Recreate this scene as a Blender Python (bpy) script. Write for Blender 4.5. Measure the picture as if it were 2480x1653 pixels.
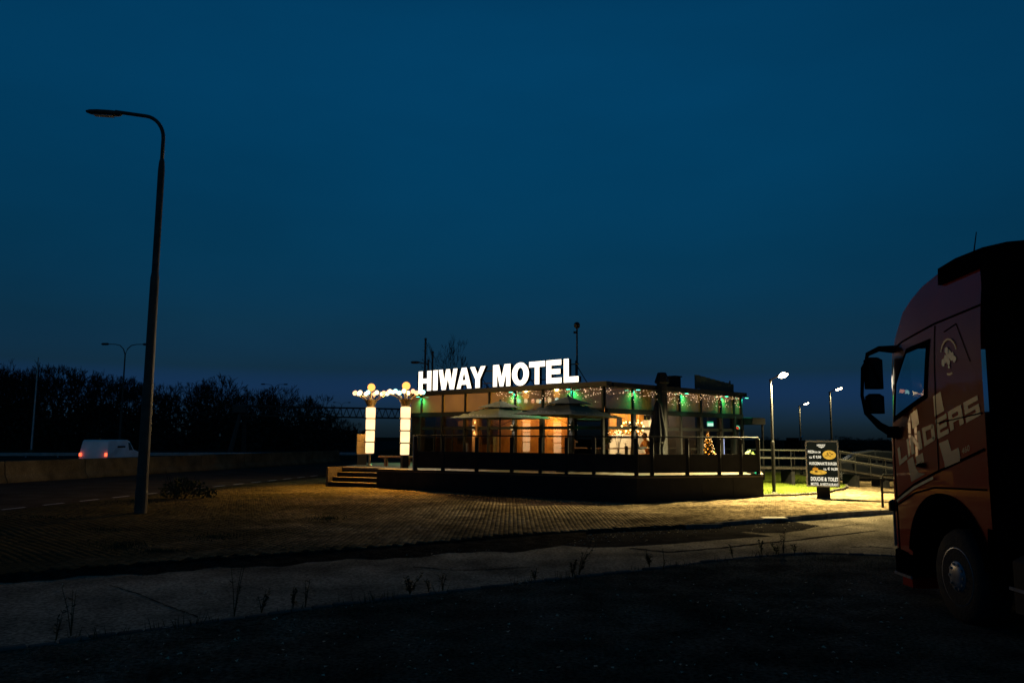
import bpy, bmesh, math, random
import numpy as np
from mathutils import Vector, Matrix, Euler, noise

for o in list(bpy.data.objects):
    bpy.data.objects.remove(o)
scene = bpy.context.scene
COL = scene.collection
RND = random.Random(7)
PI = math.pi

# ------------------------------------------------------------------ camera
EYE = 1.95
FPX, CX, CY = 1928.9, 1240.0, 826.5
PITCH = math.atan((1057 - CY) / FPX)
ROLL = math.radians(0.4)
cF = Vector((0, math.cos(PITCH), math.sin(PITCH)))
cR0, cU0 = Vector((1, 0, 0)), Vector((0, -math.sin(PITCH), math.cos(PITCH)))
cR = cR0 * math.cos(ROLL) + cU0 * math.sin(ROLL)
cU = -cR0 * math.sin(ROLL) + cU0 * math.cos(ROLL)
EYEP = Vector((0, 0, EYE))
cam = bpy.data.cameras.new('camera')
cam.sensor_width = 36; cam.lens = 28; cam.clip_start = 0.1; cam.clip_end = 3000
camo = bpy.data.objects.new('camera', cam); COL.objects.link(camo)
camo.matrix_world = Matrix(((cR.x, cU.x, -cF.x, 0), (cR.y, cU.y, -cF.y, 0), (cR.z, cU.z, -cF.z, EYE), (0, 0, 0, 1)))
scene.camera = camo

# ------------------------------------------------------------------ sky and exposure
world = bpy.data.worlds.new('World'); scene.world = world; world.use_nodes = True
nt = world.node_tree; nt.nodes.clear()
wo = nt.nodes.new('ShaderNodeOutputWorld'); bg = nt.nodes.new('ShaderNodeBackground')
sky = nt.nodes.new('ShaderNodeTexSky'); sky.sky_type = 'NISHITA'; sky.sun_disc = False
sky.sun_elevation = math.radians(2.0); sky.sun_rotation = math.radians(180)
sky.altitude = 0; sky.air_density = 1.0; sky.dust_density = 0.6; sky.ozone_density = 4.0
# dusk sky dims towards the horizon; unseen zenith also darkened to weaken ambient light
gen = nt.nodes.new('ShaderNodeTexCoord'); sep = nt.nodes.new('ShaderNodeSeparateXYZ'); nt.links.new(gen.outputs['Generated'], sep.inputs[0])
veil = nt.nodes.new('ShaderNodeValToRGB'); nt.links.new(sep.outputs[2], veil.inputs[0])
VEIL = [(0.019, [0.0818, 0.322, 1.8292]), (0.08, [0.0751, 0.2018, 0.4]), (0.132, [0.0706, 0.2377, 0.3367]), (0.219, [0.0397, 0.3273, 0.3891]), (0.33, [0.0228, 0.4786, 0.5266]), (0.477, [0.0323, 0.6759, 0.7032]), (0.75, [0.0226, 0.4731, 0.4922]), (1.0, [0.0145, 0.3042, 0.3164])]
while len(veil.color_ramp.elements) < len(VEIL): veil.color_ramp.elements.new(0.5)
for e, (zz, cc) in zip(veil.color_ramp.elements, VEIL): e.position = zz; e.color = (*cc, 1)
tint = nt.nodes.new('ShaderNodeMix'); tint.data_type = 'RGBA'; tint.blend_type = 'MULTIPLY'
tint.inputs[0].default_value = 1.0
nt.links.new(sky.outputs[0], tint.inputs[6]); nt.links.new(veil.outputs[0], tint.inputs[7])
cl = nt.nodes.new('ShaderNodeTexNoise'); cl.inputs['Scale'].default_value = 2.2; cl.inputs['Detail'].default_value = 5
mp = nt.nodes.new('ShaderNodeMapping'); mp.inputs['Scale'].default_value = (1, 1, 3.0); nt.links.new(gen.outputs['Generated'], mp.inputs[0]); nt.links.new(mp.outputs[0], cl.inputs['Vector'])
cr = nt.nodes.new('ShaderNodeMapRange'); cr.inputs[1].default_value = 0.3; cr.inputs[2].default_value = 0.7; cr.inputs[3].default_value = 0.90; cr.inputs[4].default_value = 1.08
nt.links.new(cl.outputs['Fac'], cr.inputs[0])
cm = nt.nodes.new('ShaderNodeMix'); cm.data_type = 'RGBA'; cm.blend_type = 'MULTIPLY'; cm.inputs[0].default_value = 1.0
nt.links.new(tint.outputs[2], cm.inputs[6]); nt.links.new(cr.outputs[0], cm.inputs[7]); nt.links.new(cm.outputs[2], bg.inputs[0])
bg.inputs[1].default_value = 0.15
nt.links.new(bg.outputs[0], wo.inputs[0])
vs = scene.view_settings
vs.view_transform = 'Standard'; vs.look = 'None'; vs.exposure = 0.0; vs.gamma = 1.0; vs.use_curve_mapping = False
scene.render.engine = 'CYCLES'
cy = scene.cycles
cy.filter_width = 1.55; cy.use_denoising = True; cy.max_bounces = 6; cy.diffuse_bounces = 2; cy.glossy_bounces = 3
cy.transparent_max_bounces = 12; cy.transmission_bounces = 4; cy.sample_clamp_indirect = 2.0
cy.caustics_reflective = False; cy.caustics_refractive = False
try:
    cy.use_light_tree = True
except Exception:
    pass


# ------------------------------------------------------------------ surveying helpers
def ray(px, py):
    return cF * FPX + cR * (px - CX) - cU * (py - CY)


def on(px, py, z=0.0):                       # where the line of sight meets the level z
    d = ray(px, py); return EYEP + d * ((z - EYE) / d.z)


def at(px, py, Y):                           # the point on the line of sight at distance Y
    d = ray(px, py); return EYEP + d * (Y / d.y)


# ------------------------------------------------------------------ materials
def pm(name, col, rough=0.6, metal=0.0, var=0.3, scale=6.0, bump=0.0, bscale=40.0, spec=0.5, coat=0.0, coat_rough=0.05, ior=1.5, island=0.0, detail=6.0, stain=0.0, speck=0.0, moss=False):
    m = bpy.data.materials.new(name); m.use_nodes = True
    t = m.node_tree; b = t.nodes['Principled BSDF']
    tc = t.nodes.new('ShaderNodeTexCoord')
    n = t.nodes.new('ShaderNodeTexNoise'); n.inputs['Scale'].default_value = scale; n.inputs['Detail'].default_value = detail
    t.links.new(tc.outputs['Object'], n.inputs['Vector'])
    r = t.nodes.new('ShaderNodeValToRGB')
    lo = [max(0, c * (1 - var)) for c in col]; hi = [c * (1 + var) for c in col]
    r.color_ramp.elements[0].position = 0.3; r.color_ramp.elements[0].color = (*lo, 1)
    r.color_ramp.elements[1].position = 0.7; r.color_ramp.elements[1].color = (*hi, 1)
    t.links.new(n.outputs['Fac'], r.inputs[0])
    out = r.outputs[0]
    if island:
        g = t.nodes.new('ShaderNodeNewGeometry'); oi = t.nodes.new('ShaderNodeObjectInfo')
        ad = t.nodes.new('ShaderNodeMath'); ad.operation = 'ADD'
        t.links.new(g.outputs['Random Per Island'], ad.inputs[0]); t.links.new(oi.outputs['Random'], ad.inputs[1])
        fr = t.nodes.new('ShaderNodeMath'); fr.operation = 'FRACT'; t.links.new(ad.outputs[0], fr.inputs[0])
        mr = t.nodes.new('ShaderNodeMapRange'); mr.inputs[3].default_value = 1 - island; mr.inputs[4].default_value = 1 + island
        t.links.new(fr.outputs[0], mr.inputs[0])
        mx = t.nodes.new('ShaderNodeMix'); mx.data_type = 'RGBA'; mx.blend_type = 'MULTIPLY'; mx.inputs[0].default_value = 1
        t.links.new(out, mx.inputs[6]); t.links.new(mr.outputs[0], mx.inputs[7]); out = mx.outputs[2]
    if stain:
        n3 = t.nodes.new('ShaderNodeTexNoise'); n3.inputs['Scale'].default_value = 0.33; n3.inputs['Detail'].default_value = 7; n3.inputs['Roughness'].default_value = 0.62
        gp = t.nodes.new('ShaderNodeNewGeometry'); t.links.new(gp.outputs['Position'], n3.inputs['Vector'])
        m3 = t.nodes.new('ShaderNodeMapRange'); m3.inputs[1].default_value = 0.36; m3.inputs[2].default_value = 0.62; m3.inputs[3].default_value = 1 - stain; m3.inputs[4].default_value = 1.12
        t.links.new(n3.outputs['Fac'], m3.inputs[0])
        mx3 = t.nodes.new('ShaderNodeMix'); mx3.data_type = 'RGBA'; mx3.blend_type = 'MULTIPLY'; mx3.inputs[0].default_value = 1
        t.links.new(out, mx3.inputs[6]); t.links.new(m3.outputs[0], mx3.inputs[7]); out = mx3.outputs[2]
    if speck:
        n4 = t.nodes.new('ShaderNodeTexNoise'); n4.inputs['Scale'].default_value = 26; n4.inputs['Detail'].default_value = 3
        g4 = t.nodes.new('ShaderNodeNewGeometry'); t.links.new(g4.outputs['Position'], n4.inputs['Vector'])
        m4 = t.nodes.new('ShaderNodeMapRange'); m4.inputs[1].default_value = 0.35; m4.inputs[2].default_value = 0.65; m4.inputs[3].default_value = 1 - speck; m4.inputs[4].default_value = 1 + speck
        t.links.new(n4.outputs['Fac'], m4.inputs[0])
        mx4 = t.nodes.new('ShaderNodeMix'); mx4.data_type = 'RGBA'; mx4.blend_type = 'MULTIPLY'; mx4.inputs[0].default_value = 1
        t.links.new(out, mx4.inputs[6]); t.links.new(m4.outputs[0], mx4.inputs[7]); out = mx4.outputs[2]
    if moss:                                  # mossy left of the yard, its fading light also darkened into the colour
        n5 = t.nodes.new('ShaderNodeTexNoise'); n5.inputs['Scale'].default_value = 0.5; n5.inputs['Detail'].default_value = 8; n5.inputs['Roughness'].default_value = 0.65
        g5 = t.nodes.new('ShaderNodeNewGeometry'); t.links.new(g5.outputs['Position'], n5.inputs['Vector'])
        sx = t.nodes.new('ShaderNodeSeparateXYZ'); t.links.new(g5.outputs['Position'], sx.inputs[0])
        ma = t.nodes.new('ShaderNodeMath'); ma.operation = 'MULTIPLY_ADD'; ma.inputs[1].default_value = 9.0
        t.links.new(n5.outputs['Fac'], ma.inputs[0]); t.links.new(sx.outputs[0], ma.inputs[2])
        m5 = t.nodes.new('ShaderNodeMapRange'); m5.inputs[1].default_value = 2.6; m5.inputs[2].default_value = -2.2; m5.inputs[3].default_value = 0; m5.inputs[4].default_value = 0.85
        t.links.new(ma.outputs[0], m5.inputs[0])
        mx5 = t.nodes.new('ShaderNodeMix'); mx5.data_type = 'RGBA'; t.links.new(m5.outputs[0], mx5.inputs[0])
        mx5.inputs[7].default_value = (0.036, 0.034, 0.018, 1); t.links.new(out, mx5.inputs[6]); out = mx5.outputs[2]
    t.links.new(out, b.inputs['Base Color'])
    rr = t.nodes.new('ShaderNodeMapRange')
    rr.inputs[3].default_value = max(0.02, rough * 0.8); rr.inputs[4].default_value = min(1, rough * 1.2)
    t.links.new(n.outputs['Fac'], rr.inputs[0]); t.links.new(rr.outputs[0], b.inputs['Roughness'])
    b.inputs['Metallic'].default_value = metal
    b.inputs['Specular IOR Level'].default_value = spec
    b.inputs['IOR'].default_value = ior
    b.inputs['Coat Weight'].default_value = coat; b.inputs['Coat IOR'].default_value = 1.55 if coat == 1.0 else 1.5; b.inputs['Coat Roughness'].default_value = coat_rough
    if bump:
        n2 = t.nodes.new('ShaderNodeTexNoise'); n2.inputs['Scale'].default_value = bscale; n2.inputs['Detail'].default_value = 4
        t.links.new(tc.outputs['Object'], n2.inputs['Vector'])
        bp = t.nodes.new('ShaderNodeBump'); bp.inputs['Strength'].default_value = bump; bp.inputs['Distance'].default_value = 0.03
        t.links.new(n2.outputs['Fac'], bp.inputs['Height']); t.links.new(bp.outputs[0], b.inputs['Normal'])
    return m


def em(name, col, strength, sample=True, var=0.0, scale=3.0):
    m = bpy.data.materials.new(name); m.use_nodes = True
    t = m.node_tree; t.nodes.clear()
    o = t.nodes.new('ShaderNodeOutputMaterial'); e = t.nodes.new('ShaderNodeEmission')
    e.inputs[0].default_value = (*col, 1); e.inputs[1].default_value = strength
    if var:
        tc = t.nodes.new('ShaderNodeTexCoord'); n = t.nodes.new('ShaderNodeTexNoise'); n.inputs['Scale'].default_value = scale
        t.links.new(tc.outputs['Object'], n.inputs['Vector'])
        mr = t.nodes.new('ShaderNodeMapRange'); mr.inputs[1].default_value = 0.3; mr.inputs[2].default_value = 0.7
        mr.inputs[3].default_value = strength * (1 - var); mr.inputs[4].default_value = strength * (1 + var)
        t.links.new(n.outputs['Fac'], mr.inputs[0]); t.links.new(mr.outputs[0], e.inputs[1])
    t.links.new(e.outputs[0], o.inputs[0])
    if not sample:
        m.cycles.emission_sampling = 'NONE'
    return m


def glass(name, ior=1.7, tintc=(1, 1, 1), rough=0.01):
    m = bpy.data.materials.new(name); m.use_nodes = True
    t = m.node_tree; t.nodes.clear()
    o = t.nodes.new('ShaderNodeOutputMaterial'); mx = t.nodes.new('ShaderNodeMixShader')
    tr = t.nodes.new('ShaderNodeBsdfTransparent'); tr.inputs[0].default_value = (*tintc, 1)
    gl = t.nodes.new('ShaderNodeBsdfGlossy'); gl.inputs['Roughness'].default_value = rough
    fr = t.nodes.new('ShaderNodeFresnel'); fr.inputs[0].default_value = ior
    t.links.new(fr.outputs[0], mx.inputs[0]); t.links.new(tr.outputs[0], mx.inputs[1]); t.links.new(gl.outputs[0], mx.inputs[2])
    t.links.new(mx.outputs[0], o.inputs[0])
    return m


M = {}
M['asphalt_old'] = pm('worn_asphalt', (0.25, 0.21, 0.155), 0.85, var=0.28, scale=1.3, bump=0.5, bscale=70, detail=10, stain=0.5, spec=0.0, speck=0.45)
M['asphalt'] = pm('dark_asphalt', (0.026, 0.023, 0.021), 0.8, var=0.35, scale=2.0, bump=0.5, bscale=80, detail=10, spec=0.0, speck=0.4)
M['asphalt_hwy'] = pm('road_asphalt', (0.06, 0.048, 0.038), 0.75, var=0.3, scale=0.9, bump=0.4, bscale=60, detail=10, spec=0.0, speck=0.3)
M['brick'] = pm('paving_brick', (0.20, 0.15, 0.09), 0.8, var=0.35, scale=0.9, bump=0.3, bscale=90, island=0.4, detail=8, stain=0.55, spec=0.0, speck=0.3, moss=True)  # besides growth, the yard's dimness to the left is in the brick colour
M['joint'] = pm('joint_sand', (0.035, 0.03, 0.024), 0.95, var=0.5, scale=3, bump=0.4, spec=0)
M['soil'] = pm('soil', (0.028, 0.023, 0.017), 0.95, var=0.5, scale=4, bump=0.8, bscale=30, spec=0, speck=0.5)
M['verge'] = pm('verge_soil', (0.085, 0.075, 0.055), 0.95, var=0.55, scale=1.6, bump=0.8, bscale=25, spec=0, speck=0.6, stain=0.5)
M['field'] = pm('field', (0.03, 0.035, 0.02), 0.95, var=0.4, scale=0.2, spec=0)
M['lawn'] = pm('lawn_soil', (0.10, 0.13, 0.03), 0.95, var=0.4, scale=2.5, bump=0.8, bscale=30, spec=0)
M['grass'] = pm('grass_blade', (0.12, 0.16, 0.02), 0.7, var=0.45, scale=1.2, spec=0.1)
M['weed'] = pm('weed', (0.035, 0.04, 0.018), 0.8, var=0.4, scale=5, spec=0.1)
M['drygrass'] = pm('dry_grass', (0.11, 0.10, 0.055), 0.85, var=0.5, scale=2, spec=0.05)
M['kerb'] = pm('kerb_concrete', (0.12, 0.11, 0.095), 0.85, var=0.35, scale=5, bump=0.5, bscale=50, island=0.3, spec=0.0)
M['concrete'] = pm('barrier_concrete', (0.115, 0.088, 0.05), 0.9, var=0.35, scale=1.6, bump=0.5, bscale=30, detail=10, spec=0.0, speck=0.25, stain=0.45)
M['paint_white'] = pm('road_paint', (0.36, 0.34, 0.31), 0.7, var=0.25, scale=6)
M['steel'] = pm('galvanised_steel', (0.34, 0.36, 0.38), 0.45, metal=0.6, var=0.2, scale=3)
M['pole'] = pm('dark_pole_paint', (0.055, 0.05, 0.045), 0.5, var=0.3, scale=5, bump=0.2, spec=0.15)
M['black'] = pm('black_paint', (0.009, 0.009, 0.010), 0.55, var=0.3, scale=7, bump=0.15, spec=0.2)
M['blackmatt'] = pm('black_cladding', (0.011, 0.0115, 0.0125), 0.65, var=0.35, scale=3, bump=0.15, bscale=30, spec=0.12)
M['spandrel'] = pm('spandrel_glass', (0.30, 0.19, 0.055), 0.03, var=0.18, scale=0.8, ior=2.6, spec=0.5)
M['glass'] = glass('window_glass', 3.0)
M['canvas'] = pm('grey_green_canvas', (0.14, 0.15, 0.10), 0.85, var=0.15, scale=6, bump=0.2, bscale=120, spec=0.05)
M['canvasdark'] = pm('black_canvas', (0.025, 0.027, 0.03), 0.8, var=0.3, scale=8, bump=0.3, bscale=60, spec=0.05)
M['print'] = pm('faded_print', (0.42, 0.36, 0.33), 0.8, var=0.35, scale=14)
M['wood'] = pm('bench_wood', (0.36, 0.17, 0.055), 0.55, var=0.35, scale=9, bump=0.3)
M['deck'] = pm('deck_boards', (0.085, 0.065, 0.042), 0.6, var=0.3, scale=6, bump=0.3)
M['bark'] = pm('bark', (0.034, 0.024, 0.018), 0.9, var=0.3, scale=4, spec=0.05)
M['leaf'] = pm('evergreen_leaf', (0.022, 0.03, 0.014), 0.8, var=0.4, scale=3, spec=0.05)
M['red'] = pm('red_truck_paint', (0.46, 0.007, 0.004), 0.5, var=0.12, scale=2, spec=0.05, coat=1.0, coat_rough=0.02)
M['truckblack'] = pm('black_plastic', (0.003, 0.003, 0.0035), 0.7, var=0.3, scale=8, spec=0.0)
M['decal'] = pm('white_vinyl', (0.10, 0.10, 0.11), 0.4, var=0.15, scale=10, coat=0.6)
M['decalred'] = pm('pale_red_vinyl', (0.36, 0.09, 0.09), 0.4, var=0.2, scale=10)
M['decalgreen'] = pm('pale_green_vinyl', (0.33, 0.42, 0.33), 0.4, var=0.2, scale=20)
M['rubber'] = pm('tyre_rubber', (0.018, 0.018, 0.018), 0.85, var=0.3, scale=9, bump=0.3, spec=0.2)
M['rim'] = pm('wheel_steel', (0.22, 0.23, 0.25), 0.4, metal=0.5, var=0.3, scale=9)
M['truckglass'] = glass('cab_glass', 1.5, (0.75, 0.95, 0.97))
M['amber'] = pm('amber_lens', (0.5, 0.16, 0.02), 0.25, var=0.1)
M['vanwhite'] = pm('white_van_paint', (0.80, 0.80, 0.80), 0.35, var=0.12, scale=1.5, coat=0.5)
M['darkglass'] = pm('dark_glass', (0.008, 0.009, 0.01), 0.05, var=0.1)
M['bluegrey'] = pm('dark_blue_car_paint', (0.006, 0.008, 0.012), 0.6, var=0.15, scale=2, spec=0.15)
M['wallwhite'] = pm('white_plaster', (0.72, 0.69, 0.62), 0.8, var=0.08, scale=3)
M['wallwood'] = pm('wood_panelling', (0.50, 0.23, 0.025), 0.6, var=0.3, scale=5)
M['curtain'] = pm('orange_curtain', (0.50, 0.27, 0.09), 0.8, var=0.22, scale=5)
M['floor_in'] = pm('tile_floor', (0.16, 0.12, 0.08), 0.4, var=0.2, scale=4)
M['roof'] = pm('roof_felt', (0.03, 0.03, 0.032), 0.85, var=0.3, scale=3, bump=0.3)
M['greenboard'] = pm('dark_green_board', (0.02, 0.032, 0.02), 0.6, var=0.3, scale=5, bump=0.2)
M['skin'] = pm('skin', (0.5, 0.3, 0.2), 0.6, var=0.08)
M['mustard'] = pm('mustard_cloth', (0.62, 0.27, 0.03), 0.85, var=0.2, scale=14)
M['darkcloth'] = pm('dark_cloth', (0.02, 0.02, 0.022), 0.9, var=0.3, scale=14)
M['hair'] = pm('brown_hair', (0.08, 0.035, 0.015), 0.7, var=0.4, scale=30)
M['plantin'] = pm('house_plant_leaf', (0.10, 0.16, 0.03), 0.55, var=0.5, scale=8)
M['terracotta'] = pm('glazed_pot', (0.35, 0.35, 0.32), 0.4, var=0.1)
M['gold'] = pm('gold_bauble', (0.8, 0.5, 0.14), 0.25, metal=0.8, var=0.15)
M['brass'] = pm('brass', (0.55, 0.4, 0.18), 0.35, metal=0.9, var=0.2)
M['tabletop'] = pm('table_wood', (0.30, 0.17, 0.07), 0.4, var=0.3, scale=8)
M['amberpanel'] = pm('amber_panel', (0.52, 0.30, 0.08), 0.5, var=0.15, scale=4)
M['cartint'] = pm('tinted_car_glass', (0.004, 0.005, 0.006), 0.12, var=0.1, spec=0.12)
M['handrail'] = pm('pale_handrail', (0.06, 0.056, 0.05), 0.5, var=0.15)
M['litter'] = pm('pale_litter', (0.55, 0.46, 0.32), 0.8, var=0.4, scale=5, spec=0.1)

M['letters'] = em('lit_letter_face', (1.0, 0.86, 0.66), 2.6)
M['column'] = em('lit_column_panel', (1.0, 0.63, 0.30), 2.0, var=0.16, scale=2.2)
M['globe'] = em('lit_globe', (1.0, 0.39, 0.08), 2.3)
M['bulb_w'] = em('warm_bulb', (1.0, 0.72, 0.36), 3.2)
M['bulb_o'] = em('orange_bulb', (1.0, 0.40, 0.20), 2.6)
M['bulb_t'] = em('teal_bulb', (0.50, 1.0, 0.92), 2.2)
M['green'] = em('green_led', (0.10, 1.0, 0.50), 5.0)
M['fairy'] = em('fairy_light', (1.0, 0.62, 0.32), 3.2, sample=False)
M['fairy2'] = em('fairy_light_inside', (1.0, 0.62, 0.25), 9.0, sample=False)
M['filament'] = em('filament_bulb', (1.0, 0.62, 0.16), 16.0)
M['lamp'] = em('street_lamp_led', (1.0, 0.80, 0.50), 40.0)
M['taillight'] = em('tail_light', (1.0, 0.10, 0.04), 3.0)
M['headlight'] = em('head_light', (1.0, 0.9, 0.7), 2.0)
M['signwhite'] = em('backlit_white', (1.0, 0.90, 0.66), 1.1)
M['signyellow'] = em('backlit_yellow', (1.0, 0.55, 0.06), 0.75, var=0.25, scale=14)
M['signbrown'] = em('backlit_brown', (0.16, 0.07, 0.015), 0.6, var=0.4, scale=30)
M['signorange'] = em('backlit_orange', (0.9, 0.36, 0.03), 0.7, var=0.3, scale=20)
M['signdark'] = em('backlit_black', (0.02, 0.022, 0.014), 0.5)
M['exit'] = em('exit_sign_face', (0.62, 1.0, 0.80), 1.0)
M['exitg'] = em('exit_sign_green', (0.02, 0.5, 0.25), 0.9)
M['openred'] = em('neon_red', (1.0, 0.10, 0.03), 1.6)
M['opengreen'] = em('neon_green', (0.25, 1.0, 0.5), 1.4)
M['bluesign'] = em('blue_white_sign', (0.55, 0.62, 1.0), 1.1, var=0.35, scale=9)


# ------------------------------------------------------------------ mesh helpers
class MB:
    def __init__(self):
        self.v, self.f, self.mi, self.sm = [], [], [], []
        self.cur = 0; self.smooth = False

    def add(self, vs, fs):
        b = len(self.v)
        self.v += [tuple(p) for p in vs]
        for f in fs:
            self.f.append([i + b for i in f]); self.mi.append(self.cur); self.sm.append(self.smooth)
        return self

    def box(self, c, s, rz=0.0, rx=0.0, ry=0.0):
        hx, hy, hz = s[0] / 2, s[1] / 2, s[2] / 2
        R = Euler((rx, ry, rz)).to_matrix(); c = Vector(c)
        vs = [c + R @ Vector((x * hx, y * hy, z * hz)) for x in (-1, 1) for y in (-1, 1) for z in (-1, 1)]
        return self.add(vs, [(0, 1, 3, 2), (4, 6, 7, 5), (0, 4, 5, 1), (2, 3, 7, 6), (0, 2, 6, 4), (1, 5, 7, 3)])

    def bbox(self, c, s, b=0.01, rz=0.0):               # box with chamfered vertical and top edges
        hx, hy, hz = s[0] / 2, s[1] / 2, s[2] / 2
        b = min(b, hx * .8, hy * .8, hz * .8)
        R = Euler((0, 0, rz)).to_matrix(); c = Vector(c)

        def ring(x, y, z):
            return [(-x + b, -y, z), (x - b, -y, z), (x, -y + b, z), (x, y - b, z), (x - b, y, z), (-x + b, y, z), (-x, y - b, z), (-x, -y + b, z)]
        vs = ring(hx, hy, -hz) + ring(hx, hy, hz - b) + ring(hx - b, hy - b, hz)
        fs = []
        for k in (0, 1):
            for i in range(8):
                j = (i + 1) % 8; fs.append((k * 8 + i, k * 8 + j, k * 8 + 8 + j, k * 8 + 8 + i))
        fs.append(tuple(range(16, 24))); fs.append(tuple(range(7, -1, -1)))
        return self.add([c + R @ Vector(p) for p in vs], fs)

    def tube(self, pts, rad, n=8, cap=True):
        pts = [Vector(p) for p in pts]
        if not isinstance(rad, (list, tuple)):
            rad = [rad] * len(pts)
        vs, fs = [], []
        for i, p in enumerate(pts):
            d = (pts[min(i + 1, len(pts) - 1)] - pts[max(i - 1, 0)])
            if d.length < 1e-9:
                d = Vector((0, 0, 1))
            d.normalize()
            a = Vector((0, 0, 1)) if abs(d.z) < 0.9 else Vector((1, 0, 0))
            u = d.cross(a).normalized(); w = d.cross(u)
            for k in range(n):
                t = 2 * PI * k / n
                vs.append(p + (u * math.cos(t) + w * math.sin(t)) * rad[i])
        for i in range(len(pts) - 1):
            for k in range(n):
                j = (k + 1) % n
                fs.append((i * n + k, i * n + j, (i + 1) * n + j, (i + 1) * n + k))
        if cap:
            fs.append(tuple(range(n - 1, -1, -1))); fs.append(tuple((len(pts) - 1) * n + k for k in range(n)))
        return self.add(vs, fs)

    def lathe(self, c, prof, n=16, axis='z'):
        c = Vector(c); vs, fs = [], []
        for r, h in prof:
            for k in range(n):
                t = 2 * PI * k / n
                if axis == 'z': vs.append(c + Vector((r * math.cos(t), r * math.sin(t), h)))
                elif axis == 'x': vs.append(c + Vector((h, r * math.cos(t), r * math.sin(t))))
                else: vs.append(c + Vector((r * math.cos(t), h, r * math.sin(t))))
        for i in range(len(prof) - 1):
            for k in range(n):
                j = (k + 1) % n; fs.append((i * n + k, i * n + j, (i + 1) * n + j, (i + 1) * n + k))
        fs.append(tuple(range(n - 1, -1, -1))); fs.append(tuple((len(prof) - 1) * n + k for k in range(n)))
        return self.add(vs, fs)

    def sphere(self, c, r, n=12, m=8, sz=1.0):
        prof = [(max(1e-4, r * math.sin(PI * i / m)), -r * sz * math.cos(PI * i / m)) for i in range(m + 1)]
        return self.lathe(c, prof, n)

    def prism(self, poly, z0, z1):                         # poly in xy
        n = len(poly)
        vs = [(p[0], p[1], z0) for p in poly] + [(p[0], p[1], z1) for p in poly]
        fs = [tuple(range(n - 1, -1, -1)), tuple(range(n, 2 * n))]
        fs += [(i, (i + 1) % n, n + (i + 1) % n, n + i) for i in range(n)]
        return self.add(vs, fs)

    def poly(self, pts):
        return self.add(pts, [tuple(range(len(pts)))])

    def build(self, name, mats, parent=None, loc=None, rz=0.0, fix=True, tri=False):
        me = bpy.data.meshes.new(name)
        me.from_pydata([tuple(v) for v in self.v], [], self.f)
        if not isinstance(mats, (list, tuple)): mats = [mats]
        for m in mats: me.materials.append(m if not isinstance(m, str) else M[m])
        me.polygons.foreach_set('material_index', self.mi)
        me.polygons.foreach_set('use_smooth', self.sm)
        me.update()
        if fix or tri:
            bm = bmesh.new(); bm.from_mesh(me)
            if fix: bmesh.ops.recalc_face_normals(bm, faces=bm.faces)
            if tri: bmesh.ops.triangulate(bm, faces=bm.faces)
            bm.to_mesh(me); bm.free()
        o = bpy.data.objects.new(name, me); COL.objects.link(o)
        if parent is not None: o.parent = parent
        if loc is not None: o.location = loc
        if rz: o.rotation_euler.z = rz
        return o


def tag(o, label=None, cat=None, group=None, kind=None):
    if label: o['label'] = label
    if cat: o['category'] = cat
    if group: o['group'] = group
    if kind: o['kind'] = kind
    return o


def thing(name, label, cat, loc=(0, 0, 0), rz=0.0, group=None):
    o = bpy.data.objects.new(name, None); COL.objects.link(o)
    o.empty_display_size = 0.2; o.location = loc; o.rotation_euler = (0, 0, rz)
    return tag(o, label, cat, group)


def dup(root, loc, rz, label, group=None):
    def cp(o, par):
        c = o.copy(); COL.objects.link(c)
        if par is not None: c.parent = par
        for ch in o.children: cp(ch, c)
        return c
    r = cp(root, None); r.location = loc; r.rotation_euler = (0, 0, rz)
    return tag(r, label, None, group)


def light(kind, name, parent, loc, col, power, radius=0.05, aim=None, spot=1.2, blend=0.6):
    l = bpy.data.lights.new(name, kind); l.color = col; l.energy = power
    if kind in ('POINT', 'SPOT'): l.shadow_soft_size = radius
    if kind == 'SPOT': l.spot_size = spot; l.spot_blend = blend
    o = bpy.data.objects.new(name, l); COL.objects.link(o); o.parent = parent; o.location = loc
    if aim is not None:
        o.rotation_euler = Vector(aim).to_track_quat('-Z', 'Y').to_euler()
    return o


def text_mesh(txt, size, bold=0.0, xs=1.0):
    c = bpy.data.curves.new('txt', 'FONT'); c.body = txt; c.size = size; c.offset = bold; c.fill_mode = 'FRONT'
    c.resolution_u = 3
    o = bpy.data.objects.new('txt', c); COL.objects.link(o)
    dg = bpy.context.evaluated_depsgraph_get()
    me = bpy.data.meshes.new_from_object(o.evaluated_get(dg))
    vs = [(v.co.x * xs, v.co.y) for v in me.vertices]; fs = [list(p.vertices) for p in me.polygons]
    bpy.data.objects.remove(o); bpy.data.curves.remove(c); bpy.data.meshes.remove(me)
    x0 = min(v[0] for v in vs); x1 = max(v[0] for v in vs); y0 = min(v[1] for v in vs); y1 = max(v[1] for v in vs)
    return [((x - x0), (y - y0)) for x, y in vs], fs, x1 - x0, y1 - y0


def smooth(a, b, x):
    t = min(1, max(0, (x - a) / (b - a))); return t * t * (3 - 2 * t)


# ================================================================== THE SETTING
def interp(x, pts):
    if x <= pts[0][0]: return pts[0][1]
    for (a, b), (c, d) in zip(pts, pts[1:]):
        if x <= c: return b + (d - b) * (x - a) / (c - a)
    return pts[-1][1]


def g(x, y):                                  # gentle fall of the yard
    e = smooth(.3, 2.2, x - dash_x(y))
    return -.028 * (1 - e) + e * yard_level(x, y)


def yard_level(x, y):
    return interp(x, [(-14, 0.04), (-5, 0.13), (0, 0.0), (3.9, -0.08), (8.3, 0.05), (20, 0.05)]) * smooth(19, 25, y) + 0.035 * noise.noise((x * .35, y * .35, 0)) + 0.012 * noise.noise((x * 1.3, y * 1.3, 5))


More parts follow.
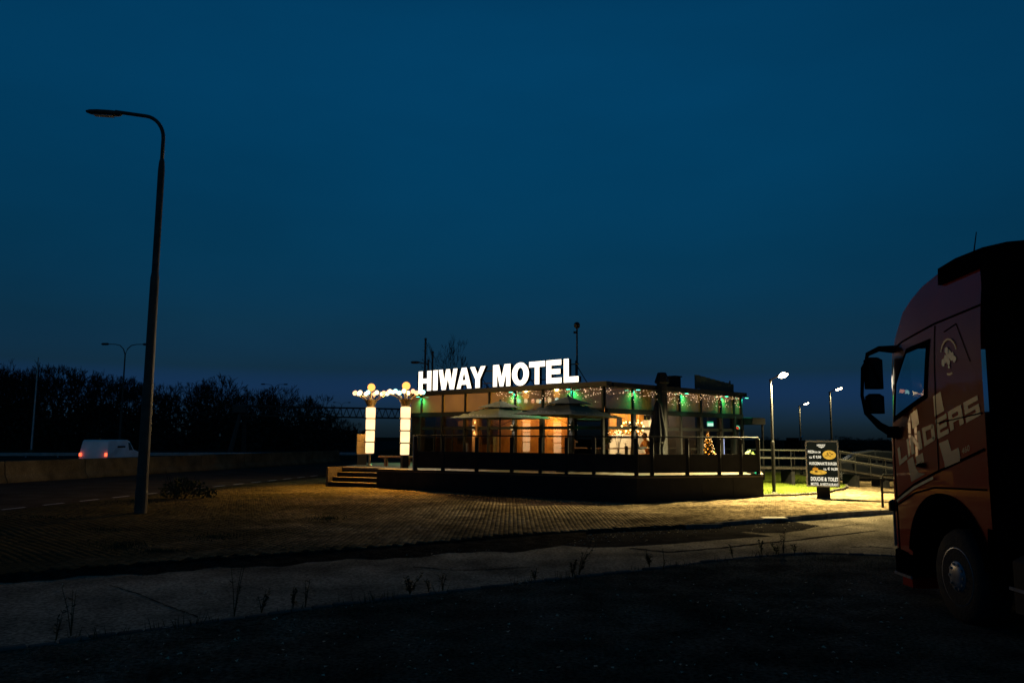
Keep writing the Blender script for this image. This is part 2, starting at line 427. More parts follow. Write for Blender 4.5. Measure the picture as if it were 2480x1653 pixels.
def barrier_x(y): return -20.44 + (y - 32.39) * 0.2537
def dash_x(y): return -13.21 + (y - 21.49) * 0.1925


LANE = -0.10
S = [on(px, py, 0.0) for px, py in [(-420, 1424), (0, 1390), (450, 1357), (900, 1325), (1140, 1306), (1276, 1294), (1500, 1277), (1670, 1270), (1806, 1259), (1942, 1250), (2146, 1236), (2500, 1216)]]
SXY = [(p.x, p.y) for p in S]
K = [on(px, py, 0.05) for px, py in [(-500, 1640), (0, 1565), (400, 1511), (800, 1459), (1200, 1412), (1600, 1369), (1750, 1350), (1840, 1341), (1976, 1335), (2146, 1340), (2330, 1352)]]


def strip(a, b, za, zb):
    mb = MB()
    n = len(a)
    mb.add([(p[0], p[1], za) for p in a] + [(p[0], p[1], zb) for p in b], [(i, i + 1, n + i + 1, n + i) for i in range(n - 1)])
    return mb


# base ground to the horizon
xs = [-900, -400, -200, -120] + list(np.arange(-80, 81, 4.0)) + [120, 200, 400, 900]
ys = [-60, -20] + list(np.arange(-8, 141, 4.0)) + [170, 220, 320, 520, 1200]
def terrain(x, y): return -0.15 - 0.16 * smooth(0.5, 6, barrier_x(y) - x)
mb = MB()
mb.add([(x, y, terrain(x, y)) for y in ys for x in xs],
       [(j * len(xs) + i, j * len(xs) + i + 1, (j + 1) * len(xs) + i + 1, (j + 1) * len(xs) + i) for j in range(len(ys) - 1) for i in range(len(xs) - 1)])
tag(mb.build('ground', 'field'), kind='structure')

# highway beyond the barrier
mb = MB()
hy = [4, 30, 60, 100, 180, 400]
mb.add([(-46 - 0.03 * y, y, -0.285) for y in hy] + [(min(-23.0, barrier_x(y) - 7.5) if y < 60 else -20, y, -0.285) for y in hy], [(i, i + 1, 7 + i, 6 + i) for i in range(5)])
tag(mb.build('highway', 'asphalt_hwy'), kind='structure')

# service road with its dashed edge line
mb = MB()
ry = [-4, 8, 20, 32, 48, 70, 100]
mb.add([(barrier_x(y) - 0.7, y, -0.03) for y in ry] + [(dash_x(y) + 0.35, y, -0.03) for y in ry], [(i, i + 1, 8 + i, 7 + i) for i in range(6)])
service = tag(mb.build('service_road', 'asphalt_hwy'), kind='structure')
y = 15.55
dash_me = None
while y < 40:
    mb = MB()
    d = Vector((0.1925, 1)).normalized(); nrm = Vector((d.y, -d.x)) * 0.055
    p0 = Vector((dash_x(y), y)); p1 = p0 + d * 0.78
    mb.poly([(p0.x - nrm.x, p0.y - nrm.y, -0.026), (p1.x - nrm.x, p1.y - nrm.y, -0.026), (p1.x + nrm.x, p1.y + nrm.y, -0.026), (p0.x + nrm.x, p0.y + nrm.y, -0.026)])
    mb.build('edge_dash', 'paint_white', service)
    y += 1.4

# access lane in front of the yard
lane_far = [(p.x, p.y + 0.05) for p in S]
lane_near = [(p.x, p.y - 0.1) for p in K]
mb = MB()
mb.poly([(x, y, LANE) for x, y in lane_far] + [(22, 13, LANE)] + [(x, y, LANE) for x, y in reversed(lane_near)])
lane = tag(mb.build('access_lane', 'asphalt_old', tri=True), kind='structure')


def ribbon(pts, w, z, name, mat, parent):
    mb = MB(); L, Rr = [], []
    for i, p in enumerate(pts):
        d = (pts[min(i + 1, len(pts) - 1)] - pts[max(i - 1, 0)]); d.z = 0; d.normalize()
        ww = w * RND.uniform(0.5, 1.3)
        L.append((p.x - d.y * ww, p.y + d.x * ww, z)); Rr.append((p.x + d.y * ww, p.y - d.x * ww, z))
    n = len(pts)
    mb.add(L + Rr, [(i, i + 1, n + i + 1, n + i) for i in range(n - 1)])
    return mb.build(name, mat, parent)


def wiggle(pxs, z, n=8, amp=1.5):
    out = []
    for (a, b), (c, d) in zip(pxs, pxs[1:]):
        for k in range(n):
            t = k / n; out.append(on(a + (c - a) * t, b + (d - b) * t + RND.uniform(-amp, amp) * .5, z))
    return out


ribbon(wiggle([(1527, 1327), (1619, 1337), (1738, 1327), (1840, 1316), (1942, 1306), (2150, 1281)], LANE), 0.05, LANE + 0.005, 'crack_seam', 'asphalt', lane)
ribbon(wiggle([(2060, 1325), (2110, 1323), (2170, 1328)], LANE), 0.03, LANE + 0.005, 'crack_seam', 'asphalt', lane)
ribbon(wiggle([(264, 1416), (329, 1435), (402, 1466), (490, 1497)], LANE), 0.011, LANE + 0.005, 'crack_seam', 'asphalt', lane)
ribbon(wiggle([(1000, 1372), (1100, 1380), (1200, 1378), (1300, 1372)], LANE), 0.02, LANE + 0.005, 'crack_seam', 'asphalt', lane)
ribbon(wiggle([(1840, 1287), (1960, 1284), (2060, 1270), (2130, 1268)], LANE), 0.018, LANE + 0.005, 'crack_seam', 'asphalt', lane)

# dark asphalt repair and soil gutter along the yard edge
ap = [(1350, 1318), (1430, 1324), (1500, 1323), (1620, 1316), (1738, 1306), (1830, 1299), (1871, 1298), (1838, 1293), (1790, 1288), (1806, 1286), (1850, 1290), (1898, 1289), (1945, 1282), (1986, 1272), (1960, 1269), (1920, 1262), (1874, 1258), (1800, 1261), (1670, 1272), (1500, 1279), (1400, 1287)]
mb = MB(); mb.poly([tuple(on(px, py, LANE + 0.006)) for px, py in ap])
tag(mb.build('asphalt_patch', 'asphalt', tri=True), kind='structure')
sl = [(-420, 1424), (0, 1390), (450, 1357), (900, 1325), (1140, 1306), (1276, 1294), (1420, 1283)]
sb = [(-420, 1446), (0, 1409), (450, 1381), (900, 1352), (1140, 1338), (1276, 1331), (1420, 1310)]
mb = MB(); top = []; bot = []
for i in range(61):
    t = i / 60 * 1840 - 420
    py0 = interp(t, sl); py1 = interp(t, sb) + 3 * math.sin(t * .021) + 2 * math.sin(t * .057)
    top.append(on(t, py0, -0.03)); bot.append(on(t, py1, LANE + 0.004))
n = len(top)
mid = [a * .5 + b * .5 + Vector((0, 0, RND.uniform(0.0, 0.02))) for a, b in zip(top, bot)]
mb.add([tuple(p) for p in top + mid + bot], [(i, i + 1, n + i + 1, n + i) for i in range(n - 1)] + [(n + i, n + i + 1, 2 * n + i + 1, 2 * n + i) for i in range(n - 1)])
tag(mb.build('soil_gutter', 'soil'), kind='structure')

# near verge, its kerb and litter
mb = MB()
vx = np.arange(-9, 13.1, 0.5); 
def verge_y(x): return interp(x, sorted([(p.x, p.y) for p in K]))
rows = [[(x, -6 + (verge_y(x) - 0.12 + 6) * k / 24, 0.03 + 0.02 * math.sin(x * 2.1 + k) * math.sin(k * 1.3 + x) if 0 < k < 24 else 0.03) for x in vx] for k in range(25)]
mb.add([p for r in rows for p in r], [(j * len(vx) + i, j * len(vx) + i + 1, (j + 1) * len(vx) + i + 1, (j + 1) * len(vx) + i) for j in range(24) for i in range(len(vx) - 1)])
tag(mb.build('verge', 'verge'), kind='structure')


def along(poly, step):
    out = []; acc = 0.0; 
    for a, b in zip(poly, poly[1:]):
        a = Vector((a[0], a[1])); b = Vector((b[0], b[1])); L = (b - a).length; t = acc
        while t < L:
            out.append((a + (b - a) * (t / L), math.atan2(b.y - a.y, b.x - a.x))); t += step
        acc = t - L
    return out


kerb = tag(strip([(p.x, p.y) for p in K], [(p.x, p.y - 0.14) for p in K], LANE, 0.0).build('kerb', 'soil'), kind='structure')
mb = MB(); mb.bbox((0, 0, 0), (0.235, 0.10, 0.16), 0.012); kb = mb.build('kerb_stone', 'kerb', kerb)
first = True
for p, a in along([(p.x, p.y - 0.06) for p in K], 0.25):
    o = kb if first else kb.copy()
    if not first: COL.objects.link(o)
    first = False
    o.location = (p.x, p.y, -0.035 + RND.uniform(-0.012, 0.01)); o.rotation_euler = (RND.uniform(-.04, .04), RND.uniform(-.03, .03), a + RND.uniform(-.03, .03))
ykerb = tag(strip([(p.x, p.y + .02) for p in S], [(p.x, p.y + 0.12) for p in S], LANE, -0.01).build('yard_kerb', 'soil'), kind='structure')
mb = MB(); mb.bbox((0, 0, 0), (0.985, 0.12, 0.2), 0.015); kb = mb.build('kerb_stone', 'kerb', ykerb)
first = True
for p, a in along(SXY, 1.0):
    if p.x < 3.4: continue
    o = kb if first else kb.copy()
    if not first: COL.objects.link(o)
    first = False
    o.location = (p.x + .45 * math.cos(a), p.y + .45 * math.sin(a) + .06, g(p.x, p.y) - 0.09 + RND.uniform(-.01, .01)); o.rotation_euler = (RND.uniform(-.03, .03), RND.uniform(-.01, .01), a)

# brick paved yard: the bed, the 300 nearest bricks as parts, the rest as one part
def yard_s(x): return interp(x, SXY)
LAWN = [(px, py) for px, py in [(1846, 1202), (1890, 1201), (1960, 1197), (2010, 1192), (2040, 1186), (2052, 1180), (2044, 1172), (2020, 1165), (1960, 1156), (1900, 1147), (1843, 1144)]]
LAWNP = [on(px, py, 0.05) for px, py in LAWN]


def inside(pt, poly):
    x, y = pt; c = False
    for i in range(len(poly)):
        x1, y1 = poly[i][0], poly[i][1]; x2, y2 = poly[i - 1][0], poly[i - 1][1]
        if (y1 > y) != (y2 > y) and x < (x2 - x1) * (y - y1) / (y2 - y1) + x1: c = not c
    return c


mb = MB()
gx = np.linspace(0, 1, 40); gy = np.linspace(0, 1, 30)
pts = []
for v in gy:
    for u in gx:
        x = -15 + 37 * u; ys0 = yard_s(x) + .1; y = ys0 + (44 - ys0) * v
        x = max(x, dash_x(y) + 0.3); pts.append((x, y, g(x, y) - 0.022))
mb.add(pts, [(j * 40 + i, j * 40 + i + 1, (j + 1) * 40 + i + 1, (j + 1) * 40 + i) for j in range(29) for i in range(39)])
yard = tag(mb.build('paved_yard', 'joint'), kind='structure')
DECKP = [(-7.0, 29.9), (-4.78, 28.65), (3.91, 25.05), (8.26, 26.52), (12, 34), (-4, 40)]
cent = []
for i, x in enumerate(np.arange(-13.6, 18, 0.1)):
    y0 = yard_s(x) + 0.14
    y1 = 37 if x > 6 else 33.5
    k0 = math.ceil(y0 / 0.2)
    for k in range(k0, int(y1 / 0.2)):
        y = k * 0.2 + (0.1 if i % 2 else 0.0)
        if x < dash_x(y) + 0.35: continue
        if y > 25 and inside((x, y), DECKP): continue
        if y > 25 and x > 7 and inside((x, y), [(p.x, p.y) for p in LAWNP]): continue
        cent.append((x, y))
cent.sort(key=lambda c: c[0] ** 2 + c[1] ** 2)
bx, by, bz, bc = 0.0468, 0.0968, 0.012, 0.006
tv = np.array([(-bx, -by, -bz), (bx, -by, -bz), (bx, by, -bz), (-bx, by, -bz), (-bx + bc, -by + bc, 0), (bx - bc, -by + bc, 0), (bx - bc, by - bc, 0), (-bx + bc, by - bc, 0)])
tf = np.array([(4, 5, 6, 7), (0, 1, 5, 4), (1, 2, 6, 5), (2, 3, 7, 6), (3, 0, 4, 7)])
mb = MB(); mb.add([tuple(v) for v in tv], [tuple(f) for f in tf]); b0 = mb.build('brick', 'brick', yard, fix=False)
for i, (x, y) in enumerate(cent[:300]):
    o = b0 if i == 0 else b0.copy()
    if i: COL.objects.link(o)
    o.location = (x, y, g(x, y) + RND.uniform(-.003, .003)); o.rotation_euler = (RND.uniform(-.02, .02), RND.uniform(-.025, .025), RND.uniform(-.01, .01))
rs = np.random.RandomState(3)
C2 = np.array([(x, y, g(x, y)) for x, y in cent[300:]]); N = len(C2)
tl = rs.uniform(-.025, .025, (N, 2)); C2[:, 2] += rs.uniform(-.003, .003, N)
V = tv[None] + C2[:, None]
V[:, :, 2] += tv[None, :, 0] * tl[:, None, 0] + tv[None, :, 1] * tl[:, None, 1]
Fc = (tf[None] + (np.arange(N) * 8)[:, None, None]).reshape(-1, 4)
me = bpy.data.meshes.new('brick_paving'); me.vertices.add(N * 8); me.vertices.foreach_set('co', V.reshape(-1))
me.loops.add(len(Fc) * 4); me.loops.foreach_set('vertex_index', Fc.reshape(-1).astype(np.int32))
me.polygons.add(len(Fc)); me.polygons.foreach_set('loop_start', np.arange(0, len(Fc) * 4, 4, dtype=np.int32))
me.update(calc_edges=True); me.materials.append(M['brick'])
o = bpy.data.objects.new('brick_paving', me); COL.objects.link(o); o.parent = yard; tag(o, kind='stuff')
mb = MB(); c = on(1874, 1254, 0.0); mb.bbox((0, 0, 0), (0.62, 0.3, 0.03), 0.008)
tile = mb.build('concrete_tile', 'litter', yard, loc=(c.x, c.y, 0.004), rz=0.1)


# ------------------------------------------------------------------ grass, weeds and litter
def blades(name, spots, hmin, hmax, w, mat, label=None, cat=None, parent=None):
    vs, fs = [], []
    for x, y, z in spots:
        h = RND.uniform(hmin, hmax); a = RND.uniform(0, 2 * PI); l = RND.uniform(-.5, .5) * h; l2 = RND.uniform(-.5, .5) * h
        b = len(vs)
        vs += [(x - w * math.cos(a), y - w * math.sin(a), z), (x + w * math.cos(a), y + w * math.sin(a), z), (x + l, y + l2, z + h)]
        fs.append((b, b + 1, b + 2))
    mb = MB(); mb.add(vs, fs); o = mb.build(name, mat, parent, fix=False)
    tag(o, label, cat, kind='stuff'); return o


mb = MB(); mb.poly([(p.x, p.y, 0.075) for p in LAWNP]); 
tag(mb.build('lawn', 'lawn', tri=True), kind='structure')
lp = [(p.x, p.y) for p in LAWNP]; sp = []
x0, x1 = min(p[0] for p in lp), max(p[0] for p in lp); y0, y1 = min(p[1] for p in lp), max(p[1] for p in lp)
while len(sp) < 22000:
    x, y = RND.uniform(x0, x1), RND.uniform(y0, y1)
    if inside((x, y), lp): sp.append((x, y, 0.07))
blades('lawn_grass', sp, 0.03, 0.09, 0.006, 'grass', 'short green lawn grass lit beside the menu board', 'grass')
mb = MB(); L = [(p.x, p.y) for p in LAWNP[:7]]
lk = tag(strip(L, [(x + .03, y - .06) for x, y in L], 0.06, 0.055).build('lawn_edging', 'soil'), kind='structure')
mb = MB(); mb.bbox((0, 0, 0), (0.49, 0.06, 0.12), 0.01); kb = mb.build('edging_stone', 'kerb', lk)
for i, (p, a) in enumerate(along(L, 0.5)):
    o = kb if i == 0 else kb.copy()
    if i: COL.objects.link(o)
    o.location = (p.x, p.y - .02, g(p.x, p.y) + 0.02); o.rotation_euler.z = a

sp = []
while len(sp) < 16000:
    x, y = RND.uniform(-9, 9), RND.uniform(1.5, 14)
    if y < verge_y(x) - 0.25 and (math.sin(x * 1.7 + 1) * math.sin(y * 1.9) + RND.uniform(-1, 1.0)) > 0.15 and not (4 < x < 8 and y < 11): sp.append((x, y, 0.035))
blades('verge_grass', sp, 0.015, 0.06, 0.004, 'drygrass', 'thin dry grass scattered over the dark near verge', 'grass')
sp = []
for cx_, cy_, rx_, ry_, n_ in [(300, 1320, 90, 14, 900), (520, 1300, 70, 8, 500), (250, 1282, 50, 6, 250), (380, 1335, 60, 6, 400), (795, 1256, 50, 9, 700), (350, 1218, 110, 8, 500), (120, 1255, 100, 8, 300)]:
    for _ in range(n_):
        a = RND.uniform(0, 2 * PI); r = abs(RND.gauss(0, .55))
        if RND.random() < .4: continue
        p = on(cx_ + rx_ * r * math.cos(a), cy_ + ry_ * r * math.sin(a), 0.0); sp.append((p.x, p.y, g(p.x, p.y)))
blades('yard_moss_grass', sp, 0.015, 0.06, 0.008, 'weed', 'tufts of grass and moss grown through the yard bricks', 'grass')
vs_, fs_ = [], []
for _ in range(1100):
    if RND.random() < 0.35: p = on(RND.uniform(100, 2200), RND.uniform(1395, 1640), 0.045); 
    else:
        q = RND.uniform(0, 1); px = 900 + 1250 * q; p = on(px, interp(px, [(900, 1340), (1420, 1300), (1806, 1266), (2150, 1246)]) + RND.gauss(0, 9), LANE + 0.012)
    a = RND.uniform(0, PI); s_ = RND.uniform(0.008, 0.028); t_ = RND.uniform(.3, .9); up = RND.uniform(0, .02)
    b = len(vs_); ca, sa = math.cos(a) * s_, math.sin(a) * s_
    vs_ += [(p.x - ca, p.y - sa, p.z), (p.x + sa * t_, p.y - ca * t_, p.z + up), (p.x + ca, p.y + sa, p.z), (p.x - sa * t_, p.y + ca * t_, p.z + up * .5)]
    fs_.append((b, b + 1, b + 2, b + 3))
mb = MB(); mb.add(vs_, fs_); tag(mb.build('leaf_litter', 'litter', fix=False), 'small pale leaves and scraps lying on verge and gutter', 'litter', kind='stuff')


def weed(seed, h, spread, leafy):
    r = random.Random(seed); mb = MB()
    for s_ in range(r.randint(2, 5)):
        a = r.uniform(0, 2 * PI); lean = r.uniform(.05, .35) * spread; hh = h * r.uniform(.55, 1)
        pts = [Vector((0, 0, -.02)), Vector((math.cos(a) * lean * .4 * hh, math.sin(a) * lean * .4 * hh, hh * .5)), Vector((math.cos(a) * lean * hh, math.sin(a) * lean * hh, hh))]
        mb.tube(pts, [.006, .004, .002], 4)
        for k in range(leafy):
            t = r.uniform(.2, 1); p = pts[0].lerp(pts[2], t); b = r.uniform(0, 2 * PI); l = r.uniform(.02, .07)
            q = p + Vector((math.cos(b) * l, math.sin(b) * l, r.uniform(-.01, .04))); w = Vector((-math.sin(b), math.cos(b), 0)) * l * .28
            m_ = (p + q) / 2
            mb.add([p, m_ + w, q, m_ - w], [(0, 1, 2, 3)])
    return mb


wl = [(185, 1535, 'tall bare-stemmed weed at the far left of the kerb', .95, 6, 1), (150, 1545, 'low leafy weed left of the tall stems on the kerb', .4, 10, 2), (575, 1488, 'slim upright weed with a single high stalk at mid left kerb', .9, 7, 1),
      (640, 1480, 'short stubby weed just right of the slim stalk', .35, 10, 2), (745, 1467, 'leaning feathery weed standing in front of the grey lane', .65, 22, 1), (715, 1470, 'small sprig left of the leaning feathery weed', .3, 12, 1),
      (995, 1436, 'bushy knee-high weed on the kerb below the brick yard', .34, 40, 2), (1040, 1431, 'tiny spiky weed right of the bushy kerb weed', .22, 12, 1), (1073, 1427, 'thin twin-stem weed below the yard middle', .28, 14, 1),
      (1295, 1402, 'curled little weed near the kerb middle', .2, 12, 2), (1400, 1391, 'wide branching weed with seed heads on the kerb', .62, 34, 2.4), (1385, 1393, 'dense leafy base plant under the wide branching weed', .32, 40, 2),
      (1570, 1372, 'pointed conifer-shaped weed at the kerb right of centre', .34, 34, .8), (1606, 1368, 'single bare stalk right of the pointed weed', .42, 3, .6), (1840, 1341, 'dark ragged weed on the kerb where it begins to curve', .3, 36, 1.4),
      (1893, 1339, 'tall lone thistle stalk against the lit lane', .62, 16, .7), (1876, 1340, 'clump of low weeds beside the lone thistle stalk', .24, 40, 2), (1920, 1338, 'short tuft right of the lone thistle stalk', .2, 26, 1.4), (1770, 1348, 'sparse grassy weed left of the ragged kerb weed', .25, 20, 1.6)]
for i, (px, py, lab, h, lf, spd) in enumerate(wl):
    p = on(px, py, 0.0)
    tag(weed(100 + i, h * .72, spd, lf).build('weed', 'weed', loc=(p.x, p.y - .1, 0.03), fix=False), lab, 'weed', 'weeds along the near kerb')

# bush and stems beside the tall lamp
def leaf_cloud(mb, c, r, n, size, rnd, flat=1.0):
    for _ in range(n):
        d = Vector((rnd.gauss(0, 1), rnd.gauss(0, 1), rnd.gauss(0, 1))).normalized() * (rnd.random() ** .4)
        p = Vector(c) + Vector((d.x * r[0], d.y * r[1], d.z * r[2]))
        u = Vector((rnd.gauss(0, 1), rnd.gauss(0, 1), rnd.gauss(0, 1) * flat)).normalized(); w = u.orthogonal().normalized()
        s_ = size * rnd.uniform(.6, 1.4)
        mb.add([p - u * s_, p + w * s_ * .5, p + u * s_, p - w * s_ * .5], [(0, 1, 2, 3)])


p = on(438, 1212, 0.0)
bush = thing('roadside_bush', 'dark scrubby bush growing at the road edge beside the tall lamp post', 'bush', (p.x, p.y, g(p.x, p.y)))
mb = MB(); r_ = random.Random(4)
for c, rr, n_ in [((-.25, 0, .22), (.45, .35, .25), 260), ((.35, .1, .28), (.38, .35, .26), 240), ((-.05, .1, .42), (.3, .3, .2), 150), ((.75, .1, .16), (.3, .3, .16), 120)]: leaf_cloud(mb, c, rr, n_, .05, r_)
mb.build('foliage', 'weed', bush, fix=False)
mb = MB()
for k in range(9):
    a = r_.uniform(0, 6.28); mb.tube([(0.1 * math.cos(a), .1 * math.sin(a), 0), (.35 * math.cos(a), .3 * math.sin(a), .35), (.5 * math.cos(a), .4 * math.sin(a), r_.uniform(.5, 1.0))], [.012, .008, .003], 4)
mb.build('stem', 'bark', bush, fix=False)


# ================================================================== BACKGROUND
def tree_geo(seed, h, levels=6, spread=.55, trunk=.16, sides=3, minr=.012):
    r = random.Random(seed); mb = MB()

    def grow(p, d, L, rad, lv):
        q1 = p + d * L * .5 + Vector((r.gauss(0, .04), r.gauss(0, .04), 0)) * L
        q = q1 + (d + Vector((r.gauss(0, .12), r.gauss(0, .12), r.gauss(.05, .06)))).normalized() * L * .5
        mb.tube([p, q1, q], [rad, rad * .85, rad * .68], 5 if lv < 2 else sides, cap=False)
        if lv >= levels: return
        n = r.randint(2, 3) if lv < levels - 1 else r.randint(3, 4)
        for k in range(n):
            a = r.uniform(0, 2 * PI); sp = spread * r.uniform(.5, 1.3)
            u = d.orthogonal().normalized(); w = d.cross(u)
            nd = (d * math.cos(sp) + (u * math.cos(a) + w * math.sin(a)) * math.sin(sp) + Vector((0, 0, .12))).normalized()
            st = q if k < 2 else p.lerp(q, r.uniform(.5, .95))
            grow(st, nd, L * r.uniform(.62, .85), max(minr, rad * .62), lv + 1)
    grow(Vector((0, 0, 0)), Vector((r.gauss(0, .03), r.gauss(0, .03), 1)).normalized(), h * .27, trunk, 0)
    top = max(v[2] for v in mb.v); s_ = h / top
    mb.v = [(v[0] * s_, v[1] * s_, v[2] * s_) for v in mb.v]
    return mb


protos = [tree_geo(s_, 10, 6, .5, .15, 3, .022) for s_ in (11, 12, 13, 14)]
PV = [np.array(m.v) for m in protos]; PF = [m.f for m in protos]
sky_line = [(-300, 860), (0, 872), (40, 884), (75, 890), (120, 880), (150, 872), (180, 880), (215, 902), (260, 905), (300, 905), (350, 918), (390, 934), (420, 926), (455, 916), (500, 915), (530, 908), (560, 930), (600, 938), (640, 942), (680, 925), (710, 938), (740, 932), (765, 955), (800, 985), (840, 1000), (858, 1025), (880, 1040)]
wr = random.Random(21)


def wood(name, line, rows, label, pxr, step, hscale=1.0, under=1.0):
    vs, fs = [], []
    mbu = MB()
    for Y, fr in rows:
        px = pxr[0]
        while px < pxr[1]:
            pyt = interp(px, line); p = at(px, pyt, Y + wr.uniform(-6, 6))
            gz = -0.35; h = (p.z - gz) * fr * wr.choice([.72, .82, .9, .95, 1.0, 1.04]) * hscale
            if h > 1.0:
                k = wr.randrange(len(PV)); a = wr.uniform(0, 6.28); sc = h / 10; wd = sc * wr.uniform(.75, 1.05)
                v = PV[k]; x = v[:, 0] * math.cos(a) - v[:, 1] * math.sin(a); y_ = v[:, 0] * math.sin(a) + v[:, 1] * math.cos(a)
                b = len(vs)
                vs.extend(zip(x * wd + p.x, y_ * wd + p.y, v[:, 2] * sc + gz)); fs.extend([[i + b for i in f] for f in PF[k]])
                for c in range(int(3 * under)):
                    leaf_cloud(mbu, (p.x + wr.uniform(-2, 2), p.y + wr.uniform(-2, 2), gz + h * wr.uniform(.08, .58)), (2.3, 2.3, h * .2), int(60 * under), .36, wr)
            px += step * wr.uniform(.7, 1.3)
    mb = MB(); mb.add(vs, fs); mb.add(mbu.v, mbu.f)
    o = mb.build(name, 'bark', fix=False); return tag(o, label, 'woods', kind='stuff')


wood('woodland', sky_line, [(113, .96), (125, 1.0), (138, 1.0)], 'dark leafless woods beyond the motorway on the left', (-150, 872), 27)
wood('far_hedge', [(1800, 1075), (1830, 1058), (1860, 1055), (1890, 1062), (1950, 1066), (2000, 1066), (2030, 1055), (2060, 1054), (2080, 1064), (2110, 1060), (2140, 1056), (2180, 1062)], [(150, 1.0), (165, 1.05)], 'low dark line of trees on the right horizon', (1805, 2260), 10, 1.0, 2.0)

p = at(1098, 1000, 74)
t = thing('bare_tree', 'bare winter tree rising behind the first word of the roof sign', 'tree', (p.x, p.y, -0.2))
m = tree_geo(32, 11.9, 7, .52, .17, 3, .016); m.v = [(v[0] * .62, v[1] * .62, v[2]) for v in m.v]; m.build('crown', 'bark', t, fix=False)
MB().tube([(0, 0, -.2), (0, 0, 2.5)], [.24, .18], 8).build('trunk', 'bark', t)
p = at(1183, 1000, 56)
t = thing('bare_tree', 'small bare tree showing between the two words of the roof sign', 'tree', (p.x, p.y, -0.2))
m = tree_geo(41, 6.4, 6, .6, .13, 3, .016); m.v = [(v[0] * .8, v[1] * .8, v[2]) for v in m.v]; m.build('crown', 'bark', t, fix=False)
MB().tube([(0, 0, -.2), (0, 0, 1.4)], [.18, .14], 8).build('trunk', 'bark', t)


def arm_pts(x0, z0, dx, r, z1):                 # pole going up then a rounded bend into an arm
    return None


# tall street lamp on the left
p = on(340, 1243, 0.0)
lamp = thing('street_lamp', 'tall dark unlit street lamp with a stepped pole and a long left arm', 'street lamp', (p.x, p.y, g(p.x, p.y)))
MB().lathe((0, 0, 0), [(.145, -.1), (.145, .5), (.135, .55), (.125, 3.2), (.118, 3.22), (.105, 5.9), (.085, 6.05), (.083, 8.75), (.068, 8.98), (.048, 9.06)], 14).build('pole', 'pole', lamp)
top = [(0, 0, 9.0), (0, 0, 9.6)]
for k in range(1, 9):
    a = k / 8 * PI * .47; top.append((-.55 * (1 - math.cos(a)), 0, 9.6 + .62 * math.sin(a)))
top += [(-1.3, 0, 10.33)]
mb = MB(); mb.smooth = True; mb.tube(top, [.048] * len(top), 10).build('arm', 'pole', lamp)
mb = MB()
prof = [(-1.12, .02, .055), (-1.2, .075, .085), (-1.45, .11, .1), (-1.75, .12, .095), (-1.95, .1, .07), (-2.06, .05, .035)]
vs_ = []; fs_ = []
for i, (x, w, hh) in enumerate(prof):
    zc = 10.28 + (-x - 1.1) * .06
    for k in range(10):
        a = 2 * PI * k / 10; vs_.append((x, w * math.cos(a), zc + hh * math.sin(a) * (1.0 if math.sin(a) < 0 else .7)))
for i in range(5):
    for k in range(10): j = (k + 1) % 10; fs_.append((i * 10 + k, i * 10 + j, (i + 1) * 10 + j, (i + 1) * 10 + k))
fs_ += [tuple(range(10)), tuple(range(50, 60))]
mb.smooth = True; mb.add(vs_, fs_); hd = mb.build('lamp_head', 'pole', lamp)
MB().box((-1.6, 0, 10.215), (.5, .16, .012), ry=.06).build('lens', 'rim', hd)
MB().box((.118, 0, .95), (.012, .09, .5)).build('service_door', 'pole', lamp)

# motorway lamps
def twin_lamp(px, pyt, Y, label):
    p = at(px, 1060, Y); z = at(px, pyt, Y).z
    t = thing('motorway_lamp', label, 'street lamp', (p.x, p.y, -.3), group='twin-arm motorway lamps')
    z += .3
    MB().lathe((0, 0, 0), [(.16, 0), (.15, z * .4), (.11, z * .42), (.08, z - 1.2)], 8).build('pole', 'pole', t)
    for s_ in (-1, 1):
        MB().tube([(0, 0, z - 1.3), (.25 * s_, 0, z - .6), (.7 * s_, 0, z - .15), (1.3 * s_, 0, z - .02), (2.3 * s_, 0, z)], [.07, .06, .055, .05, .045], 6).build('arm', 'pole', t)
        mb = MB(); mb.lathe((2.55 * s_, 0, z), [(.03, -.5), (.14, -.35), (.15, .3), (.05, .5)], 8, 'x').build('lamp_head', 'pole', t)


twin_lamp(290, 833, 98, 'twin-arm motorway lamp rising left of the tall lamp post')
twin_lamp(659, 930, 180, 'twin-arm motorway lamp above the woods right of the sign gantry leg')
twin_lamp(825, 974, 270, 'small distant twin-arm motorway lamp over the gantry truss')
p = at(76, 1085, 92); MBp = MB().tube([(0, 0, 0), (0, 0, 11)], [.12, .06], 6)
t = thing('motorway_pole', 'thin pale pole standing in front of the woods at far left', 'pole', (p.x, p.y, -.3)); MBp.build('pole', 'steel', t); MB().bbox((0, 0, .2), (.4, .4, .4), .03).build('footing', 'concrete', t)

# guardrail far across the road
gA, gB = at(-60, 1096, 74), at(900, 1095, 89)
t = thing('guardrail', 'long steel guardrail running across behind the white van', 'guardrail', (0, 0, 0))
mb = MB(); d = (gB - gA); zt = gA.z
for k, zz in enumerate((zt, zt - .09, zt - .18, zt - .27)):
    pass
u = Vector((d.x, d.y, 0)).normalized(); nn = Vector((u.y, -u.x, 0))
prof = [(0, 0), (.05, -.04), (.05, -.11), (0, -.15), (.05, -.19), (.05, -.26), (0, -.30)]
vs_ = [tuple(gA + nn * o_ + Vector((0, 0, z_))) for o_, z_ in prof] + [tuple(gB + nn * o_ + Vector((0, 0, z_ + gA.z - gB.z))) for o_, z_ in prof]
mb.add(vs_, [(i, i + 1, 8 + i, 7 + i) for i in range(6)]); mb.build('rail', 'steel', t, fix=False)
post = None
for k in range(14):
    q = gA.lerp(gB, (k + .5) / 14)
    if post is None:
        post = MB().box((0, 0, -.3), (.1, .1, .62)).build('post', 'steel', t); o = post
    else: o = post.copy(); COL.objects.link(o)
    o.location = (q.x, q.y + .12, zt)
